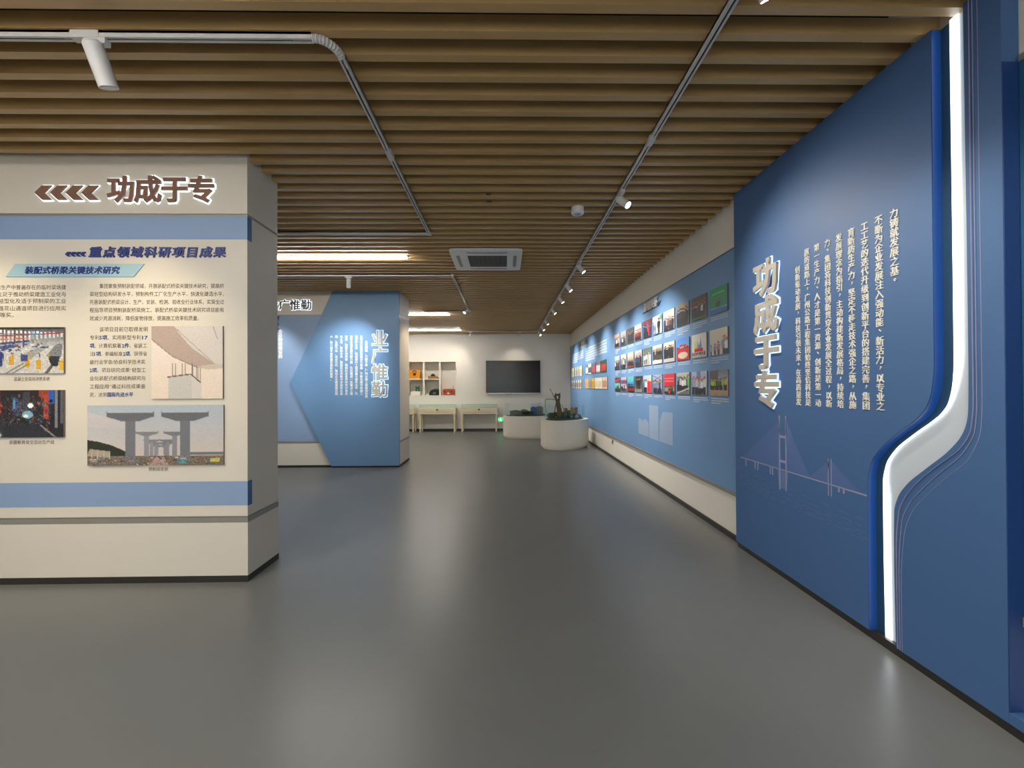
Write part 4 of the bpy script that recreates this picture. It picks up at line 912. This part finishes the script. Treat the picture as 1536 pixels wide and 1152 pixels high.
def table(x0):
    x1 = x0 + 1.19; y0, y1 = 14.02, 14.46
    root = empty('display_table', ((x0 + x1) / 2, (y0 + y1) / 2, 0), '', 'table', 'glass-topped display tables by the far wall')
    part(root, 'case_body', MB().box(x0, x1, y0, y1, .655, .79), 'table_cream')
    part(root, 'apron', MB().box(x0 - .008, x1 + .008, y0 - .008, y1 + .008, .60, .652), 'table_cream')
    part(root, 'drawer_front', MB().box(x0 + .10, x1 - .10, y0 - .007, y0 - .0005, .68, .765), 'table_cream')
    part(root, 'lock', MB().prism([(x0 + .55, y0 - .016, .765), (x0 + .64, y0 - .016, .765), (x0 + .60, y0 - .016, .715), (x0 + .59, y0 - .016, .715)], (0, .008, 0)), 'black_plastic')
    t = .006
    gb = MB().box(x0 + .01, x1 - .01, y0 + .01, y0 + .01 + t, .791, .905).box(x0 + .01, x1 - .01, y1 - .01 - t, y1 - .01, .791, .905).box(x0 + .01, x0 + .01 + t, y0 + .017, y1 - .017, .791, .905).box(x1 - .01 - t, x1 - .01, y0 + .017, y1 - .017, .791, .905)
    part(root, 'glass_side', gb, 'glass'); tp = part(root, 'glass_top', MB().box(x0, x1, y0, y1, .906, .914), 'glass')
    part(tp, 'edge', MB().box(x0, x1, y0 - .002, y0 - .0003, .905, .915), 'glass_edge')
    for x in (x0 + .035, x1 - .035):
        for y in (y0 + .035, y1 - .035):
            mb = MB(); n = len(mb.v)
            a, b = .032, .020
            mb.v += [(x - b, y - b, 0), (x + b, y - b, 0), (x + b, y + b, 0), (x - b, y + b, 0), (x - a, y - a, .599), (x + a, y - a, .599), (x + a, y + a, .599), (x - a, y + a, .599)]
            mb.f += [(0, 3, 2, 1), (4, 5, 6, 7), (0, 1, 5, 4), (1, 2, 6, 5), (2, 3, 7, 6), (3, 0, 4, 7)]; mb.mi = [0] * 6
            part(root, 'leg', mb, 'table_cream')
    return root
def copy_tree(o, parent=None):
    c = o.copy(); C.objects.link(c)
    if parent: c.parent = parent
    for k in o.children: copy_tree(k, c)
    return c
t0 = table(-1.465); t0['label'] = 'cream glass-topped display table nearest the television'
t1 = copy_tree(t0); t1.location.x -= 1.37; t1['label'] = 'cream glass-topped display table under the wall niche, middle of the three'
t2 = copy_tree(t0); t2.location.x -= 2.72; t2['label'] = 'cream display table mostly hidden behind the farther partition'
ex = empty('exit_sign', (-.17, 14.49, .31), 'small glowing green exit sign low on the far wall', 'exit sign')
zbox(ex, 'plate', -.245, -.10, 14.485, 14.499, .312, .440, 'exit_green')
part(ex, 'running_figure', MB().cyl((-.165, 14.4845, .415), (-.165, 14.484, .415), .011, seg=10).prism([(-.185, 14.484, .40), (-.160, 14.484, .40), (-.155, 14.484, .365), (-.135, 14.484, .335), (-.145, 14.484, .33), (-.170, 14.484, .355), (-.195, 14.484, .33), (-.205, 14.484, .34), (-.182, 14.484, .368)], (0, .0006, 0)), 'exit_white')
part(ex, 'arrow', MB().prism([(-.24, 14.484, .376), (-.222, 14.484, .392), (-.222, 14.484, .36)], (0, .0006, 0)), 'exit_white')
solo('wall_switch', MB().box(-1.655, -1.60, 14.491, 14.499, 1.70, 1.76), 'ac_white', 'small white switch plate on the far wall right of the niche', 'switch')

# ================================================================ PEDESTALS WITH MODELS
def smooth_loop(pts, sub=6):
    out = []; n = len(pts)
    for i in range(n):
        p0, p1, p2, p3 = (Vector((*pts[(i + k - 1) % n], 0)) for k in range(4))
        for s in range(sub):
            t = s / sub
            out.append(0.5 * ((2 * p1) + (-p0 + p2) * t + (2 * p0 - 5 * p1 + 4 * p2 - p3) * t * t + (-p0 + 3 * p1 - 3 * p2 + p3) * t ** 3))
    return [(p.x, p.y) for p in out]
def inset(pts, d):
    n = len(pts); out = []
    for i in range(n):
        a = Vector((*pts[i - 1], 0)); b = Vector((*pts[i], 0)); c = Vector((*pts[(i + 1) % n], 0))
        t = (c - a).normalized(); out.append((b.x - t.y * d, b.y + t.x * d))
    return out
def pedestal(name, pts, h, gh, ins, label):
    lo = smooth_loop(pts); cx = sum(p[0] for p in lo) / len(lo); cy = sum(p[1] for p in lo) / len(lo)
    root = empty('display_pedestal', (cx, cy, 0), label, 'pedestal', 'curved white model pedestals')
    part(root, 'base', MB().prism([(x, y, 0) for x, y in inset(lo, .05)], (0, 0, .035)), 'cabinet_white', smooth=True)
    part(root, 'base', MB().prism([(x, y, .0355) for x, y in inset(lo, .02)], (0, 0, .025)), 'cabinet_white', smooth=True)
    part(root, 'cabinet', MB().prism([(x, y, .061) for x, y in lo], (0, 0, h - .061)), 'cabinet_white', smooth=True)
    gi = inset(lo, ins); go = inset(lo, ins + .008); mb = MB(); n = len(gi)
    k0 = len(mb.v)
    for z in (h + .001, gh):
        mb.v += [(x, y, z) for x, y in gi]
    for z in (h + .001, gh):
        mb.v += [(x, y, z) for x, y in go]
    for i in range(n):
        j = (i + 1) % n
        mb.f += [(i, j, n + j, n + i)]
    mb.mi = [0] * len(mb.f)
    part(root, 'glass_wall', mb, 'glass')
    mb = MB()
    for i in range(n):
        j = (i + 1) % n
        mb.poly([(*gi[i], gh), (*gi[j], gh), (*go[j], gh), (*go[i], gh)])
    part(root, 'glass_rim', mb, 'glass_edge')
    return root, lo
def terrain(root, lo, h, ins, hgt, rg):
    gi = inset(lo, ins + .03); n = len(gi); cx = sum(p[0] for p in gi) / n; cy = sum(p[1] for p in gi) / n
    mb = MB(); R_ = 7
    for k in range(R_):
        t = 1 - k / R_
        for x, y in gi: mb.v.append((cx + (x - cx) * t, cy + (y - cy) * t, h + .003 + (0 if k == 0 else rg.uniform(.3, 1) * hgt * (1 - t * t * .6))))
    mb.v.append((cx, cy, h + hgt))
    for k in range(R_ - 1):
        for i in range(n):
            j = (i + 1) % n; mb.f.append((k * n + i, k * n + j, (k + 1) * n + j, (k + 1) * n + i))
    for i in range(n): mb.f.append(((R_ - 1) * n + i, (R_ - 1) * n + (i + 1) % n, R_ * n))
    mb.mi = [0] * len(mb.f)
    part(root, 'ground', mb, 'moss', smooth=True)
    return gi, cx, cy
rg = random.Random(11)
A = [(-.075, 12.62), (.02, 12.28), (.32, 12.12), (.72, 12.12), (1.12, 12.22), (1.35, 12.6), (1.3, 13.0), (.9, 13.2), (.4, 13.22), (.05, 13.05)]
root, lo = pedestal('a', A, .643, .995, .06, 'farther curved white pedestal with a glass-walled model of buildings')
md = empty('landscape_model', (.6, 12.65, .645), 'model of blue and white buildings on moss inside the farther pedestal', 'model')
gi, cx, cy = terrain(md, lo, .643, .06, .05, rg)
for x, y, w_, d_, z, m in ((.82, 12.45, .17, .14, .88, 'model_blue'), (1.0, 12.5, .2, .14, .89, 'model_grey'), (.84, 12.62, .16, .12, .97, 'model_white'), (1.02, 12.66, .14, .12, .98, 'model_white'), (.3, 12.5, .34, .14, .78, 'model_grey'), (.25, 12.72, .3, .12, .76, 'model_blue'), (.12, 12.5, .12, .1, .74, 'model_white'), (.55, 12.6, .2, .16, .80, 'model_grey')):
    part(md, 'building', MB().box(x - w_ / 2, x + w_ / 2, y - d_ / 2, y + d_ / 2, .66, z).prism([(x - w_ / 2, y - d_ / 2, z + .0005), (x + w_ / 2, y - d_ / 2, z + .0005), (x, y - d_ / 2, z + .03)], (0, d_, 0)), m)
for k in range(26):
    a = rg.uniform(0, 6.28); t = rg.uniform(.2, .85); x = cx + .55 * t * math.cos(a); y = cy + .42 * t * math.sin(a); s = rg.uniform(.025, .06)
    part(md, 'shrub', MB().blob((x, y, .69 + s * .6), s, s, s, rg), 'shrub')
B = [(.86, 10.45), (.93, 10.10), (1.15, 9.95), (1.45, 9.97), (1.78, 10.18), (2.03, 10.52), (2.08, 10.85), (1.95, 11.12), (1.6, 11.2), (1.25, 11.1), (.98, 10.85)]
root, lo = pedestal('b', B, .685, 1.035, .09, 'nearer curved white pedestal with a glass-walled rock and moss landscape')
md = empty('landscape_model', (1.5, 10.55, .687), 'dark mossy rock landscape with a hollow tree trunk inside the nearer pedestal', 'model')
gi, cx, cy = terrain(md, lo, .685, .09, .10, rg)
for k in range(60):
    a = rg.uniform(0, 6.28); t = math.sqrt(rg.uniform(.02, .9)); x = cx + .42 * t * math.cos(a); y = cy + .42 * t * math.sin(a); s = rg.uniform(.03, .075); zz = .74 + .06 * (1 - t)
    if k % 3: part(md, 'shrub', MB().blob((x, y, zz + s * .5), s, s, s * rg.uniform(.7, 1.4), rg), 'shrub')
    else: part(md, 'rock', MB().blob((x, y, zz + s * .3), s, s, s * .7, rg, (6, 4), .35), 'rock')
for x, y, z in ((1.62, 10.35, .96), (1.5, 10.6, .93), (1.75, 10.6, .95)):
    part(md, 'pavilion', MB().box(x - .04, x + .04, y - .03, y + .03, .78, z).prism([(x - .06, y - .04, z + .0005), (x + .06, y - .04, z + .0005), (x, y - .04, z + .035)], (0, .08, 0)), 'tan_wood')
# trunk with a forked top and a hole
TX, TY = 1.275, 10.35
trunk = MB().tube([(TX + .04, TY, .76), (TX + .035, TY, .90), (TX + .01, TY, 1.02), (TX - .005, TY, 1.12), (TX - .005, TY, 1.17)], [.095, .062, .055, .055, .05], 10)
trunk.tube([(TX - .02, TY, 1.14), (TX - .055, TY, 1.20), (TX - .06, TY, 1.27), (TX - .05, TY, 1.33)], [.035, .025, .024, .014], 8)
trunk.tube([(TX + .01, TY, 1.14), (TX + .035, TY, 1.20), (TX + .037, TY, 1.27), (TX + .045, TY, 1.335)], [.035, .025, .024, .014], 8)
trunk.tube([(TX - .058, TY, 1.275), (TX - .01, TY, 1.295), (TX + .037, TY, 1.275)], [.022, .026, .022], 8)
part(md, 'trunk', trunk, 'bark', smooth=True)
part(md, 'branch', MB().tube([(TX - .04, TY, 1.16), (TX - .10, TY, 1.26), (TX - .185, TY, 1.42)], [.012, .009, .006], 6).blob((TX - .187, TY, 1.425), .014, .014, .014, rg, jit=0), 'bark')
part(md, 'branch', MB().tube([(TX - .03, TY, 1.10), (TX - .06, TY, 1.02), (TX - .09, TY, .84)], [.014, .01, .012], 6), 'bark')
part(md, 'branch', MB().tube([(TX + .03, TY, 1.08), (TX + .12, TY, 1.0), (TX + .15, TY, .84)], [.006, .005, .005], 6), 'bark')
part(md, 'cane_arch', MB().tube([(TX - .05, TY - .02, 1.17), (TX - .16, TY - .02, 1.185), (TX - .29, TY - .02, 1.185), (TX - .31, TY - .02, 1.165), (TX - .31, TY - .02, .98), (TX - .25, TY - .02, .80)], .011, 8), 'cane')
